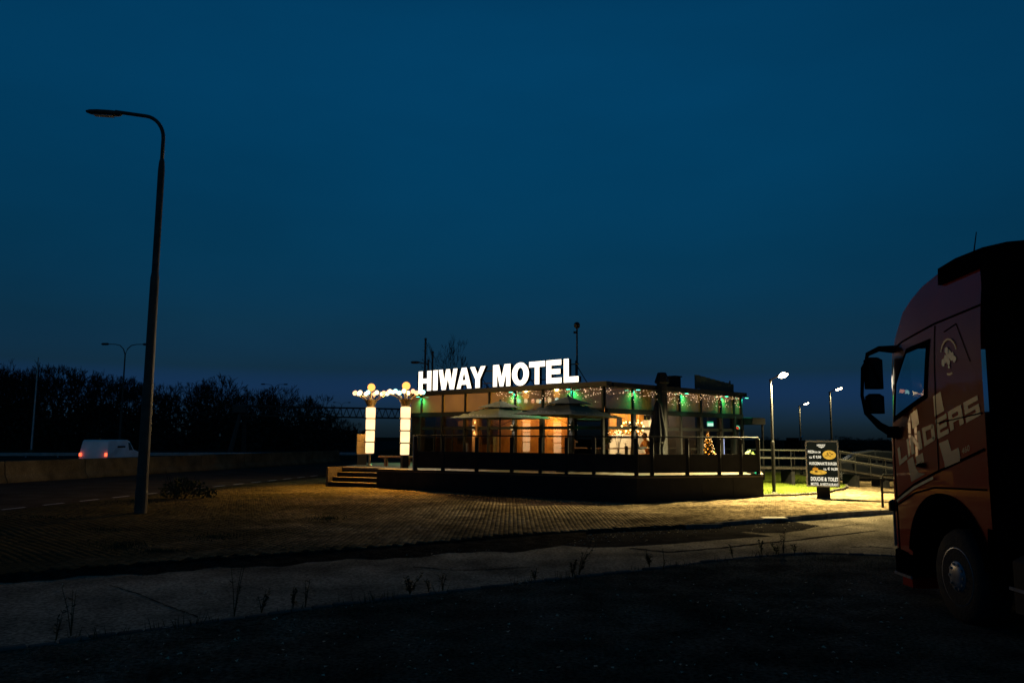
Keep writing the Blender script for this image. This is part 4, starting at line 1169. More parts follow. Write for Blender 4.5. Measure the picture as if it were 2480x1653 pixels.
pp = pl + pr_[1:]
for i, p in enumerate(pp):
    MB().bbox((p.x, p.y, 1.31), (.125, .085, 1.26), .01, rz=ang).build('post', 'blackmatt', rail)
for a, b in zip(pp, pp[1:]):
    d = b - a; L = d.length; m_ = (a + b) / 2; az = math.atan2(d.y, d.x)
    MB().bbox((m_.x, m_.y, 1.975), (L, .06, .045), .01, rz=az).build('top_rail', 'blackmatt', rail)
    pnl = MB().box((m_.x, m_.y, 1.13), (L - .1, .03, .56), rz=az).build('panel', 'blackmatt', rail)
    MB().box((m_.x, m_.y, 1.42), (L - .1, .045, .02), rz=az).build('panel_cap', 'blackmatt', pnl)
for px in (1002, 1010):
    p = rail_pt(px, a1, cc); MB().tube([(p.x, p.y, .78), (p.x, p.y, 2.0)], .022, 8).build('end_bar', 'rim', rail)

# ------------------------------------------------------------------ lit columns
def column(loc, label, yaw, dz):                 # the crown lamps also light the yard
    t = thing('lantern_column', label, 'lamp column', loc, yaw, 'lit columns by the steps')
    z0, z1 = .46 + dz, 2.27 + dz
    n = 4
    for k in range(n):
        a = z0 + (z1 - z0) * k / n; b = z0 + (z1 - z0) * (k + 1) / n
        w = .165 + .006 * k
        mb = MB(); mb.smooth = True
        mb.lathe((0, 0, 0), [(w * .94, a + .022), (w, a + .05), (w * 1.02, (a + b) / 2), (w * 1.01, b - .05), (w * .95, b - .026)], 20).build('lit_panel', 'column', t)
        if k: MB().lathe((0, 0, a), [(.10, -.014), (.215, -.014), (.215, .014), (.10, .014)], 20).build('ring', 'brass', t)
    MB().lathe((0, 0, 0), [(.13, 0), (.13, .02), (.05, .09), (.045, z0), (.15, z0 + .006)], 14).build('foot', 'brass' if dz > 0 else 'black', t)
    MB().lathe((0, 0, z1), [(.14, -.012), (.15, 0), (.165, .06), (.25, .25), (.255, .27), (.22, .28)], 16).build('cone', 'brass', t)
    cz = z1 + .28
    for k in range(12):
        a = 2 * PI * (k + .3) / 12; c, s_ = math.cos(a), math.sin(a)
        ar = MB().tube([(.2 * c, .2 * s_, cz - .06), (.38 * c, .38 * s_, cz + .08), (.62 * c, .62 * s_, cz + .17)], .013, 5).build('arm', 'brass', t)
        mb = MB(); mb.smooth = True; mb.sphere((.64 * c, .64 * s_, cz + .25), .085, 12, 8).build('bulb', ['bulb_w', 'bulb_o', 'bulb_w', 'bulb_t'][(k * 5 + int(yaw * 10)) % 4], ar)
    MB().tube([(0, 0, cz - .1), (0, 0, cz + .36)], .03, 8).build('stem', 'brass', t)
    mb = MB(); mb.smooth = True; mb.sphere((0, 0, cz + .48), .15, 16, 10).build('globe', 'globe', t)
    ry_ = Matrix.Rotation(-yaw, 3, 'Z')
    light('POINT', 'globe_light', t, (0, 0, cz + .72), (1.0, .58, .14), 300, .03)
    light('SPOT', 'crown_light', t, ry_ @ Vector((-.12, -.30, cz + .30)), (1.0, .62, .22), 380, .03, aim=ry_ @ Vector((.25, -1.0, -.25)), spot=2.9, blend=.6)
    light('SPOT', 'step_light', t, ry_ @ Vector((-.2, -.45, cz + .1)), (1.0, .45, .03), 1700, .03, aim=ry_ @ Vector((-.3, -.75, -1.0)), spot=1.5, blend=1.0)
    return t
pA = at(895, 1100, 31.2); pB = at(980, 1100, 29.8)
column((pA.x, pA.y, DECK), 'lit lantern column with bulb crown on a slim brass foot, left one by the steps', .35, .02)
column((pB.x, pB.y, DECK), 'lit lantern column with bulb crown on a black foot, right one nearer the railing', .9, .0)
t = bpy.data.objects['lantern_column.001']
MB().bbox((0, 0, .21), (.24, .24, .46), .01, rz=ang).build('plinth_box', 'black', t)

# panel case behind the left column, bench
p = at(876, 1100, 32.6)
t = thing('notice_case', 'cream panelled case on a dark stand behind the left lit column', 'notice case', (p.x, p.y, DECK), .5)
for k in range(3): MB().bbox((0, 0, .56 + k * .27), (.46, .14, .262), .01).build('panel', 'amberpanel', t)
MB().box((0, 0, .2), (.4, .1, .42)).build('stand', 'blackmatt', t)
p = at(962, 1110, 31.6)
t = thing('wooden_bench', 'low orange-brown wooden bench between the two lit columns', 'bench', (p.x, p.y, DECK), -.12)
for k in range(3): MB().bbox((0, -.13 + .13 * k, .36), (1.45, .12, .06), .01).build('seat_plank', 'wood', t)
for s_ in (-1, 1):
    for s2 in (-1, 1): MB().box((s_ * .45, s2 * .13, .165), (.07, .06, .33)).build('leg', 'wood', t)
    MB().box((s_ * .45, 0, .3), (.05, .2, .05)).build('crossbar', 'wood', t)


# ------------------------------------------------------------------ parasols
def parasol(loc, a, ze, za, label, seed, tilt=0.0):
    t = thing('parasol', label, 'parasol', loc, BYAW, 'open terrace parasols')
    ze -= DECK; za -= DECK
    N = 12; vs_ = []; fs_ = []
    for i in range(N + 1):
        for j in range(N + 1):
            u_, v_ = -1 + 2 * i / N, -1 + 2 * j / N
            r = max(abs(u_), abs(v_)); m_ = min(abs(u_), abs(v_)) / max(r, 1e-6)
            z_ = ze + (za - ze) * (1 - r) ** 1.12 * 1.0 - .055 * r * (1 - m_ * m_) * (1.15 - r) * 2 + (.02 * (1 - m_) if r > .99 else 0)
            z_ += tilt * (v_ - u_) * .5
            vs_.append((u_ * a, v_ * a, z_))
    fs_ = [(i * (N + 1) + j, (i + 1) * (N + 1) + j, (i + 1) * (N + 1) + j + 1, i * (N + 1) + j + 1) for i in range(N) for j in range(N)]
    mb = MB(); mb.add(vs_, fs_); can = mb.build('canopy', 'canvas', t, fix=False)
    so = can.modifiers.new('thick', 'SOLIDIFY'); so.thickness = .006
    w = .42; mb = MB()
    apex = (0, 0, za + .10); cs = [(-w * a, -w * a, 0), (w * a, -w * a, 0), (w * a, w * a, 0), (-w * a, w * a, 0)]
    base_z = ze + (za - ze) * (1 - w) ** 1.12 + .085
    mb.add([(0, 0, za + .10)] + [(c[0], c[1], base_z) for c in cs] + [((cs[i][0] + cs[(i + 1) % 4][0]) / 2, (cs[i][1] + cs[(i + 1) % 4][1]) / 2, base_z + .015) for i in range(4)],
           [(0, 1, 5), (0, 5, 2), (0, 2, 6), (0, 6, 3), (0, 3, 7), (0, 7, 4), (0, 4, 8), (0, 8, 1)])
    mb.build('vent_flap', 'canvas', can, fix=False)
    MB().lathe((0, 0, za + .08), [(.03, 0), (.05, .02), (.03, .06)], 8).build('finial', 'black', t)
    MB().tube([(0, 0, 0), (0, 0, za + .09)], .028, 10).build('pole', 'black', t)
    MB().bbox((0, 0, .05), (.6, .6, .09), .02).build('base_plate', 'black', t)
    for sx in (-1, 1):
        for sy in (-1, 1):
            tz = tilt * (sy - sx) * .5
            MB().tube([(.03 * sx, .03 * sy, za - .05), (a * sx * .985, a * sy * .985, ze - .02 + tz)], .011, 5).build('rib', 'black', t)
            MB().tube([(.03 * sx, .03 * sy, ze - .25), (a * sx * .5, a * sy * .5, (za + ze) / 2 - .06 + tz * .5)], .009, 5).build('strut', 'black', t)
    # script print near the lower edge of each visible side: loose joined strokes
    r_ = random.Random(seed)
    for side in (0, 1):
        mb = MB(); x = -.36
        pts = []
        while x < .36:
            pts.append((x, r_.choice([0, .1, .16]) * r_.uniform(.6, 1))); x += r_.uniform(.022, .045)
        for (x0, h0), (x1, h1) in zip(pts, pts[1:]):
            q = []
            for xx, hh in ((x0, h0), (x1, h1)):
                for th in (0, .028):
                    s_ = .84 - (hh + th) * .75
                    zz = ze + (za - ze) * (1 - s_) ** 1.12 - .055 * s_ * (1.15 - s_) * 2 * (1 - (xx / s_) ** 2) + .012
                    u_, v_ = (xx, -s_) if side else (-s_, xx)
                    q.append((u_ * a, v_ * a, zz + tilt * (v_ - u_) * .5))
            mb.add(q, [(0, 1, 3, 2)])
        mb.build('script_print', 'print', can, fix=False)
    return t
p1, p2 = at(1211, 1050, 29.2), at(1376, 1050, 27.2)
parasol((p1.x, p1.y, DECK), 1.42, 2.61, 3.16, 'open grey-green square parasol, left of the two on the terrace', 1)
parasol((p2.x, p2.y, DECK), 1.38, 2.66, 3.24, 'open grey-green square parasol, right of the two, before the building corner', 2, tilt=.06)
p = at(1594, 1090, 27.6)
t = thing('closed_parasol', 'folded black parasol standing closed on the terrace in front of the flue', 'parasol', (p.x, p.y, DECK))
vs_, fs_ = [], []; n = 40
prof = [(.05, 2.38), (.11, 2.25), (.16, 1.9), (.24, 1.45), (.27, 1.2), (.22, 1.02), (.18, .8), (.2, .55), (.17, .5)]
for i, (r, z_) in enumerate(prof):
    for k in range(n):
        a = 2 * PI * k / n; rr = r * (1 + .20 * math.sin(a * 8 + i * .25) + .07 * math.sin(a * 3 + i)); vs_.append((rr * math.cos(a), rr * math.sin(a), z_ + .03 * math.sin(a * 8)))
for i in range(len(prof) - 1):
    for k in range(n): j = (k + 1) % n; fs_.append((i * n + k, i * n + j, (i + 1) * n + j, (i + 1) * n + k))
mb = MB(); mb.smooth = True; mb.add(vs_, fs_); mb.build('folded_canopy', 'canvasdark', t, fix=False)
MB().tube([(0, 0, 0), (0, 0, 2.44)], .03, 8).build('pole', 'black', t); MB().bbox((0, 0, .05), (.6, .6, .1), .02).build('base_plate', 'black', t)
MB().lathe((0, 0, 1.0), [(.235, -.03), (.25, 0), (.235, .03)], 16).build('tie_strap', 'blackmatt', t)

# clipped ball plant at the right end of the terrace
p = at(1816, 1088, 27.3)
t = thing('potted_ball_plant', 'small clipped ball plant at the right end of the terrace railing', 'potted plant', (p.x, p.y, DECK))
mb = MB(); leaf_cloud(mb, (0, 0, .62), (.15, .15, .15), 420, .03, random.Random(8)); mb.build('foliage', 'plantin', t, fix=False)
MB().lathe((0, 0, 0), [(.13, 0), (.17, .42), (.18, .46), (.15, .46), (.14, .4)], 14).build('pot', 'terracotta', t)
MB().tube([(0, 0, .4), (0, 0, .6)], .02, 6).build('stem', 'bark', t)

# ================================================================== INSIDE THE RESTAURANT
FL = .81
def sputnik(px, py, Y, label, seed):
    p = at(px, py, Y); t = thing('pendant_lamp', label, 'pendant lamp', p)
    MB().tube([(0, 0, 0), (0, 0, 3.0 - p.z)], .01, 5).build('rod', 'brass', t)
    MB().sphere((0, 0, 0), .04, 10, 6).build('hub', 'brass', t)
    for dx, dz, dy in ((-.01, .16, .05), (-.17, .02, -.05), (-.01, -.14, .1), (.16, .03, .0), (.12, .15, .12), (-.12, .13, -.14), (.1, -.1, -.15)):
        a = MB().tube([(0, 0, 0), (dx, dy, dz)], .007, 5).build('arm', 'brass', t)
        mb = MB(); mb.smooth = True; mb.sphere((dx * 1.15, dy * 1.15, dz * 1.15), .03, 10, 6).build('bulb', 'filament', a)
sputnik(1518, 1033, 31.3, 'left spiky brass pendant lamp with bare bulbs in the window', 1)
sputnik(1547, 1034, 31.5, 'right spiky brass pendant lamp with bare bulbs in the window', 2)

def table(x, y_, label):
    p = bw(x, y_, FL); t = thing('dining_table', label, 'table', p, BYAW, 'window tables')
    MB().bbox((0, 0, .735), (.8, .7, .04), .01).build('tabletop', 'tabletop', t)
    MB().tube([(0, 0, .02), (0, 0, .72)], .035, 8).build('pedestal', 'black', t)
    MB().lathe((0, 0, 0), [(.26, 0), (.26, .015), (.05, .03)], 14).build('foot', 'black', t)
    return t
table(.95, .75, 'wooden table with plants at the window just right of the corner')
table(2.5, .95, 'wooden window table between the two seated people')
table(.75, 2.1, 'small table with a plant inside the left window')
def plant(loc, label, r, h, n, seed, mat='plantin', size=.05):
    t = thing('potted_plant', label, 'potted plant', loc)
    MB().lathe((0, 0, 0), [(.055, 0), (.075, .13), (.08, .14), (.06, .14), (.055, .1)], 12).build('pot', 'terracotta', t)
    mb = MB(); rr = random.Random(seed); leaf_cloud(mb, (0, 0, .14 + h / 2), (r, r, h / 2), n, size, rr); mb.build('leaves', mat, t, fix=False)
plant(bw(.75, .55, FL + .757), 'leafy plant on the table at the window corner', .14, .22, 90, 3)
plant(bw(1.15, .75, FL + .757), 'bushy plant with upright leaves near the pendant lamps', .15, .32, 110, 4)
plant(bw(.75, 2.1, FL + .757), 'pale flowering plant on the sill behind the right parasol', .16, .16, 90, 5, 'litter', .035)
p = bw(1.36, .9, FL + .757); t = thing('candelabra', 'small candelabra standing on the table in front of the white wall', 'candelabra', bw(2.45, .95, FL + .757))
MB().lathe((0, 0, 0), [(.05, 0), (.05, .01), (.012, .03), (.01, .2)], 8).build('stem', 'black', t)
for s_ in (-1, 1):
    MB().tube([(0, 0, .14), (s_ * .05, 0, .13), (s_ * .06, 0, .2)], .007, 5).build('arm', 'black', t)
    MB().tube([(s_ * .06, 0, .2), (s_ * .06, 0, .29)], .011, 6).build('candle', 'wallwhite', t)

def seated(loc, yaw, top, label, hair, lean=0.0):
    t = thing('person', label, 'person', loc, yaw)          # local +y is where the person faces, origin under the seat
    me = bpy.data.meshes.new('body')
    J = dict(pel=(0, 0, .50), sp=(0, .02 + lean * .4, .72), ch=(0, .03 + lean, .93), nk=(0, .05 + lean, 1.06), hd=(0, .08 + lean * 1.1, 1.16), hd2=(0, .09 + lean * 1.1, 1.26),
             sl=(-.17, .04 + lean, .98), el=(-.26, .16 + lean, .76), wl=(-.16, .38 + lean, .79), hl=(-.12, .46 + lean, .79), sr=(.17, .04 + lean, .98), er=(.26, .16 + lean, .76), wr=(.16, .38 + lean, .79), hr=(.12, .46 + lean, .79),
             pl=(-.1, .03, .48), kl=(-.13, .46, .47), al=(-.13, .44, .08), fl=(-.13, .58, .04), pr=(.1, .03, .48), kr=(.13, .46, .47), ar=(.13, .44, .08), frt=(.13, .58, .04))
    Rr = dict(pel=.15, sp=.135, ch=.15, nk=.06, hd=.085, hd2=.095, sl=.075, el=.05, wl=.036, hl=.042, sr=.075, er=.05, wr=.036, hr=.042, pl=.1, kl=.07, al=.045, fl=.04, pr=.1, kr=.07, ar=.045, frt=.04)
    ks = list(J); E = [('pel', 'sp'), ('sp', 'ch'), ('ch', 'nk'), ('nk', 'hd'), ('hd', 'hd2'), ('ch', 'sl'), ('sl', 'el'), ('el', 'wl'), ('wl', 'hl'), ('ch', 'sr'), ('sr', 'er'), ('er', 'wr'), ('wr', 'hr'), ('pel', 'pl'), ('pl', 'kl'), ('kl', 'al'), ('al', 'fl'), ('pel', 'pr'), ('pr', 'kr'), ('kr', 'ar'), ('ar', 'frt')]
    me.from_pydata([J[k] for k in ks], [(ks.index(a), ks.index(b)) for a, b in E], [])
    o = bpy.data.objects.new('body', me); COL.objects.link(o); o.parent = t
    me.materials.append(M[top])
    sk = o.modifiers.new('skin', 'SKIN')
    for i, k in enumerate(ks): me.skin_vertices[0].data[i].radius = (Rr[k], Rr[k] * (.8 if k in ('ch', 'sp', 'pel') else 1)); me.skin_vertices[0].data[i].use_root = (k == 'pel')
    sb_ = o.modifiers.new('sub', 'SUBSURF'); sb_.levels = 2; sb_.render_levels = 2
    # face, hair and hands over the body
    hx, hy, hz = J['hd2']
    mb = MB(); mb.smooth = True; mb.sphere((hx, hy, hz - .045), .1, 14, 10, 1.22); mb.sphere((hx, hy + .1, hz - .055), .018, 8, 6); mb.sphere((hx - .1, hy, hz - .06), .022, 8, 6); mb.sphere((hx + .1, hy, hz - .06), .022, 8, 6)
    hd = mb.build('head', 'skin', t)
    for s_ in (-1, 1): MB().sphere((hx + s_ * .035, hy + .092, hz - .03), .011, 8, 6).build('eye', 'darkcloth', hd)
    MB().box((hx, hy + .092, hz - .105), (.045, .012, .01)).build('mouth', 'hair', hd)
    mb = MB(); mb.smooth = True; mb.sphere((hx, hy - .018, hz - .025), .107, 14, 10, 1.2)
    mb.v = [(x, y_, max(z_, hz - .13) if y_ < hy + .02 else max(z_, hz + .03)) for x, y_, z_ in mb.v]; mb.build('hair', hair, hd)
    for sd in ('hl', 'hr'):
        x, y_, z_ = J[sd]; mb = MB(); mb.smooth = True; s_ = -1 if sd == 'hl' else 1
        mb.sphere((x, y_ + .02, z_), .036, 10, 6, .5)
        for f in range(4): mb.tube([(x - .027 + .018 * f, y_ + .045, z_), (x - .029 + .019 * f, y_ + .085 + (.008 if f in (1, 2) else 0), z_ - .004), (x - .03 + .02 * f, y_ + .105 + (.01 if f in (1, 2) else 0), z_ - .016)], [.009, .0085, .007], 6)
        mb.tube([(x - s_ * .03, y_ + .01, z_), (x - s_ * .055, y_ + .045, z_ - .004)], [.011, .008], 6)
        mb.build('hand', 'skin', t)
    return t
def chair(loc, yaw, label):
    t = thing('dining_chair', label, 'chair', loc, yaw, 'restaurant chairs')
    MB().bbox((0, .02, .37), (.44, .44, .06), .02).build('seat', 'blackmatt', t)
    MB().bbox((0, -.22, .62), (.42, .04, .42), .02).build('backrest', 'blackmatt', t)
    for sx in (-1, 1):
        for sy in (-.18, .2): MB().box((sx * .19, sy, .175), (.035, .035, .35)).build('leg', 'black', t)
# dark figure sits left of the table, mustard one right of it
q1, q2 = at(1531, 1085, 29.9), at(1573, 1085, 31.1)
chair((q1.x, q1.y, FL), -1.5, 'black chair under the dark-clothed diner')
seated((q1.x, q1.y, FL - .02), -1.5, 'darkcloth', 'person in dark clothes seated at the window table, seen from behind the post', 'darkcloth', .05)
chair((q2.x, q2.y, FL), 1.9, 'black chair under the diner in mustard yellow')
seated((q2.x, q2.y, FL - .02), 1.9, 'mustard', 'person in a mustard yellow top seated at the window, leaning forward', 'hair', .12)

p = at(1716, 1080, 33.4)
t = thing('christmas_tree', 'small Christmas tree thick with glowing golden baubles in the right window', 'christmas tree', (p.x, p.y, FL))
MB().tube([(0, 0, 0), (0, 0, 1.3)], [.03, .01], 6).build('trunk', 'bark', t); MB().lathe((0, 0, 0), [(.12, 0), (.14, .16), (.1, .16)], 12).build('pot', 'terracotta', t)
mb = MB(); r_ = random.Random(9)
for k in range(420):
    h = r_.random() ** 1.3; rr = .34 * (1 - h) * r_.uniform(.5, 1); a = r_.uniform(0, 6.28); c = Vector((rr * math.cos(a), rr * math.sin(a), .25 + 1.15 * h)); leaf_cloud(mb, c, (.03, .03, .02), 1, .05, r_)
mb.build('branches', 'leaf', t, fix=False)
bb = None
for k in range(64):
    h = (k + .5) / 64; a = k * 2.4; rr = .34 * (1 - h) + .02
    if bb is None:
        mb = MB(); mb.smooth = True; mb.sphere((0, 0, 0), .045, 10, 6); bb = mb.build('bauble', 'gold', t); o = bb
    else: o = bb.copy(); COL.objects.link(o)
    o.location = (rr * math.cos(a), rr * math.sin(a), .25 + 1.15 * h ** 1.15); o.scale = [r_.uniform(.7, 1.2)] * 3
mb = MB()
for k in range(120):
    h = r_.random() ** 1.2; a = r_.uniform(0, 6.28); rr = .36 * (1 - h) + .02; mb.sphere((rr * math.cos(a), rr * math.sin(a), .25 + 1.15 * h), .009, 5, 4)
o = mb.build('tree_lights', 'fairy2', t, fix=False); tag(o, kind='stuff')
light('POINT', 'tree_glow', t, (-.3, -.35, .55), (1, .55, .15), 9, .1); light('POINT', 'tree_glow', t, (-.25, -.3, 1.1), (1, .55, .15), 5, .1)

p = at(1720, 1026, 33.0); t = thing('exit_sign', 'green and white emergency exit sign hanging above the Christmas tree', 'exit sign', p, .12)
MB().box((0, 0, 0), (.25, .05, .19)).build('housing', 'exitg', t); MB().box((0, -.028, -.025), (.24, .006, .12)).build('lit_face', 'exit', t)
MB().tube([(0, 0, .09), (0, 0, 3.0 - p.z)], .008, 5).build('hanger', 'black', t)
p = bw(right_x(1786.5, 1036), .06, at(1787, 1036, 34.4).z); t = thing('open_sign', 'red and green lit OPEN sign in the last window on the right', 'open sign', p, BYAW)
v_, f_, w_, h_ = text_mesh('OPEN', .14, .006)
mb = MB(); mb.add([((x - w_ / 2) * .9, -.012, y_ - h_ / 2) for x, y_ in v_], f_); mb.build('lettering', 'openred', t, fix=False)
mb = MB(); el_ = [(.24 * math.cos(a), -.008, .10 * math.sin(a)) for a in [2 * PI * k / 24 for k in range(25)]]; mb.tube(el_, .012, 5).build('border_tube', 'opengreen', t)
MB().box((0, .01, 0), (.5, .012, .22)).build('backing', 'truckblack', t)
p = at(1751, 1066, 33.6); t = thing('light_pillar', 'slim blue-white lit display pillar inside the dark doorway', 'display', (p.x, p.y, FL))
MB().bbox((0, 0, .62), (.09, .09, 1.0), .01).build('lit_body', 'bluesign', t); MB().lathe((0, 0, 0), [(.1, 0), (.1, .05), (.03, .12)], 10).build('foot', 'wallwhite', t)
p = at(1670, 1060, 34.0)
t = thing('drinks_fridge', 'lit white drinks fridge behind the bar in the right windows', 'fridge', (bw(6.9, 3.1, FL).x, bw(6.9, 3.1, FL).y, FL), BYAW)
MB().bbox((0, 0, .95), (.5, .4, 1.9), .02).build('cabinet', 'wallwhite', t)
for k in range(4): MB().box((0, -.205, .4 + .38 * k), (.44, .012, .32)).build('lit_shelf', em('fridge_glow_%d' % k, (1, .86, .55), .7, var=.5, scale=12), t)
mb = MB(); r_ = random.Random(15)
for _ in range(60):
    q = bw(r_.uniform(4.9, 8.5), 3.33, 2.12 + r_.uniform(-.05, .05)) ; mb.sphere(q, r_.uniform(.009, .016), 5, 4)
t = thing('garland', 'lit garland with tiny red and gold lights along the bar shelf', 'garland', (0, 0, 0)); o = mb.build('garland_lights', 'fairy2', t, fix=False); tag(o, kind='stuff')
mb = MB()
for _ in range(50): leaf_cloud(mb, bw(r_.uniform(4.9, 8.5), 3.34, 2.11), (.08, .03, .04), 3, .04, r_)
mb.build('greenery', 'leaf', t, fix=False)
mb = MB()
for _ in range(46):
    q = at(r_.gauss(1497, 7), r_.gauss(1048, 4), 30.6 + r_.uniform(-.2, .2)); mb.sphere(q, r_.uniform(.008, .014), 5, 4)
q = at(1497, 1050, 30.6); t = thing('twig_lights', 'bunch of twigs wound with tiny warm lights near the window corner', 'twig lights', (q.x, q.y, FL))
mb.v = [(v[0] - q.x, v[1] - q.y, v[2] - FL) for v in mb.v]; tag(mb.build('tiny_bulbs', 'fairy2', t, fix=False), kind='stuff')
mb = MB()
for k in range(12): a = r_.uniform(0, 6.28); mb.tube([(0, 0, .3), (.06 * math.cos(a), .06 * math.sin(a), .9), (.2 * math.cos(a), .2 * math.sin(a), r_.uniform(1.25, 1.5))], [.008, .006, .003], 4)
mb.build('twigs', 'bark', t, fix=False); MB().lathe((0, 0, 0), [(.12, 0), (.14, .3), (.1, .55), (.08, .56)], 12).build('vase', 'terracotta', t)


# ================================================================== RIGHT-HAND SIDE
def park_lamp(px, pybase, pytop, Y, label, power, reach, bowl):
    b = at(px, pybase, Y); zt = at(px, pytop, Y).z
    t = thing('park_lamp', label, 'street lamp', (b.x, b.y, g(b.x, b.y) if Y < 30 else 0.0), math.radians(-18), 'lit lamp posts right of the building')
    h = zt
    MB().lathe((0, 0, 0), [(.085, -.1), (.085, .02), (.06, .05), (.06, h * .45), (.045, h * .46), (.038, h - .08), (.05, h - .07), (.05, h)], 12).build('pole', 'black', t)
    MB().lathe((0, 0, 0), [(.13, -.02), (.13, .03), (.08, .06)], 12).build('base_collar', 'pole', t)
    MB().tube([(0, 0, h - .03), (.10, 0, h + .03), (.2, 0, h + .07)], .022, 6).build('arm', 'pole', t)
    ti = -.33; cx_ = .2 + reach / 2 * math.cos(ti); cz_ = h + .10 + reach / 2 * math.sin(-ti)
    hd = MB().box((cx_, 0, cz_), (reach, .17, .05), ry=ti).build('lamp_head', 'pole', t)
    mb = MB(); mb.smooth = True; mb.sphere((0, 0, 0), 1, 14, 10)
    mb.v = [(cx_ + .03 + x * reach * .42 * math.cos(ti) + z_ * bowl * math.sin(ti), y_ * bowl * 1.3, cz_ - .03 - x * reach * .42 * math.sin(ti) + z_ * bowl) for x, y_, z_ in mb.v]
    mb.build('lens', 'lamp', t)
    light('SPOT', 'lamp_light', t, (.22 + reach / 2, 0, h - .06), (1.0, .80, .35), power, .10, aim=(-.05, -.05, -1), spot=2.72, blend=.6)
    return t
park_lamp(1875, 1197, 922, 27.9, 'brightest lit lamp post, on the lawn between terrace and menu board', 15500, .40, .085)
park_lamp(2014, 1062, 948, 36.0, 'second lit lamp post, rising directly behind the menu board', 1300, .34, .05)
park_lamp(1939, 1070, 982, 47.0, 'farthest and smallest lit lamp post, between the two others', 1200, .34, .05)

# menu board
p = on(1995, 1205, 0.05)
sgn = thing('menu_board', 'backlit black menu board on a short foot at the pavement edge', 'sign', (p.x, p.y, .0), math.radians(-27))
MB().bbox((0, 0, .2), (.40, .12, .46), .01).build('foot', 'blackmatt', sgn)
MB().bbox((0, 0, .04), (.42, .16, .06), .01).build('foot_plate', 'kerb', sgn)
bw_, bz0, bz1 = 1.02, .40, 1.90
mb = MB(); q = []
for cx_, cz_, a0 in ((bw_ / 2 - .05, bz1 - .05, 0), (-bw_ / 2 + .05, bz1 - .05, 90), (-bw_ / 2 + .05, bz0 + .05, 180), (bw_ / 2 - .05, bz0 + .05, 270)):
    for k in range(5): a = math.radians(a0 + 22.5 * k); q.append((cx_ + .05 * math.cos(a), cz_ + .05 * math.sin(a)))
n = len(q)
mb.add([(x, -.06, z_) for x, z_ in q] + [(x, .06, z_) for x, z_ in q], [tuple(range(n)), tuple(range(2 * n - 1, n - 1, -1))] + [(i, (i + 1) % n, n + (i + 1) % n, n + i) for i in range(n)])
mb.build('casing', 'black', sgn)
for c, s_ in (((0, -.064, bz1 - .03), (bw_ - .06, .02, .05)), ((-bw_ / 2 + .025, -.064, (bz0 + bz1) / 2), (.045, .02, bz1 - bz0 - .1)), ((bw_ / 2 - .025, -.064, (bz0 + bz1) / 2), (.045, .02, bz1 - bz0 - .1)), ((0, -.064, bz0 + .025), (bw_ - .06, .02, .04))):
    MB().box(c, s_).build('frame', 'steel', sgn)
face = MB().box((0, -.062, (bz0 + bz1) / 2), (bw_ - .1, .01, bz1 - bz0 - .1)).build('lit_face', 'signdark', sgn)
def sign_text(txt, x0, x1, z0, z1, bold=.02, mat='signwhite'):
    v_, f_, w_, h_ = text_mesh(txt, 1.0, bold)
    mb = MB(); mb.add([(x0 + (x1 - x0) * x / w_, -.0695, z0 + (z1 - z0) * y_ / h_) for x, y_ in v_], f_)
    o = mb.build('lettering', mat, face, fix=False); o['label'] = 'white printed words ' + txt
def fx(u): return -.51 + 1.02 * (u - 305) / (965 - 305)       # measured on the photograph's board
def fz(v): return bz1 - (bz1 - bz0) * (v - 160) / (1150 - 160)
sign_text('HIWAY', fx(545), fx(712), fz(285), fz(240), .025)
mb = MB(); mb.poly([(fx(565), -.0695, fz(292)), (fx(695), -.0695, fz(292)), (fx(665), -.0695, fz(306)), (fx(595), -.0695, fz(306))]); mb.poly([(fx(615), -.0695, fz(312)), (fx(650), -.0695, fz(312)), (fx(645), -.0695, fz(320)), (fx(620), -.0695, fz(320))]); mb.build('logo_mark', 'signwhite', face, fix=False)
sign_text('PIZZA', fx(360), fx(498), fz(430), fz(375), .03)
sign_text('30 CM', fx(504), fx(608), fz(430), fz(392), .02)
sign_text('v.a.', fx(378), fx(438), fz(545), fz(505), .02)
sign_text('€ 9,50', fx(455), fx(617), fz(548), fz(482), .025)
sign_text('HUISGEMAAKTE', fx(380), fx(735), fz(682), fz(620), .02)
sign_text('BURGER', fx(750), fx(925), fz(682), fz(620), .02)
sign_text('v.a.', fx(655), fx(718), fz(792), fz(752), .02)
sign_text('€ 16,50', fx(738), fx(935), fz(797), fz(730), .025)
sign_text('DOUCHE', fx(400), fx(648), fz(1022), fz(935), .03)
sign_text('&', fx(668), fx(718), fz(1022), fz(940), .03)
sign_text('TOILET', fx(735), fx(945), fz(1022), fz(940), .03)
sign_text('MOTEL', fx(398), fx(560), fz(1118), fz(1058), .02)
sign_text('&', fx(582), fx(614), fz(1118), fz(1062), .02)
sign_text('RESTAURANT', fx(628), fx(950), fz(1122), fz(1062), .02)
def disc(cx_, cz_, rx, rz_, y_, mat, n=28, wob=0.0, seed=0):
    r_ = random.Random(seed); mb = MB()
    mb.poly([(cx_ + rx * (1 + r_.uniform(-wob, wob)) * math.cos(2 * PI * k / n), y_, cz_ + rz_ * (1 + r_.uniform(-wob, wob)) * math.sin(2 * PI * k / n)) for k in range(n)])
    return mb.build('food_picture', mat, face, fix=False)
disc(fx(780), fz(465), fx(912) - fx(780), fz(370) - fz(465), -.0695, 'signyellow')
r_ = random.Random(3)
for k in range(9): disc(fx(r_.uniform(715, 845)), fz(r_.uniform(410, 500)), .022, .016, -.0705 - .0004 * k, 'signbrown', 9, .4, k)
disc(fx(553), fz(838), fx(720) - fx(553), fz(788) - fz(838), -.0695, 'signyellow')
disc(fx(510), fz(822), .05, .03, -.0707, 'signbrown', 12, .2, 4)
disc(fx(495), fz(770), fx(553) - fx(495), fz(738) - fz(770), -.0715, 'signorange', 18, .05, 5)
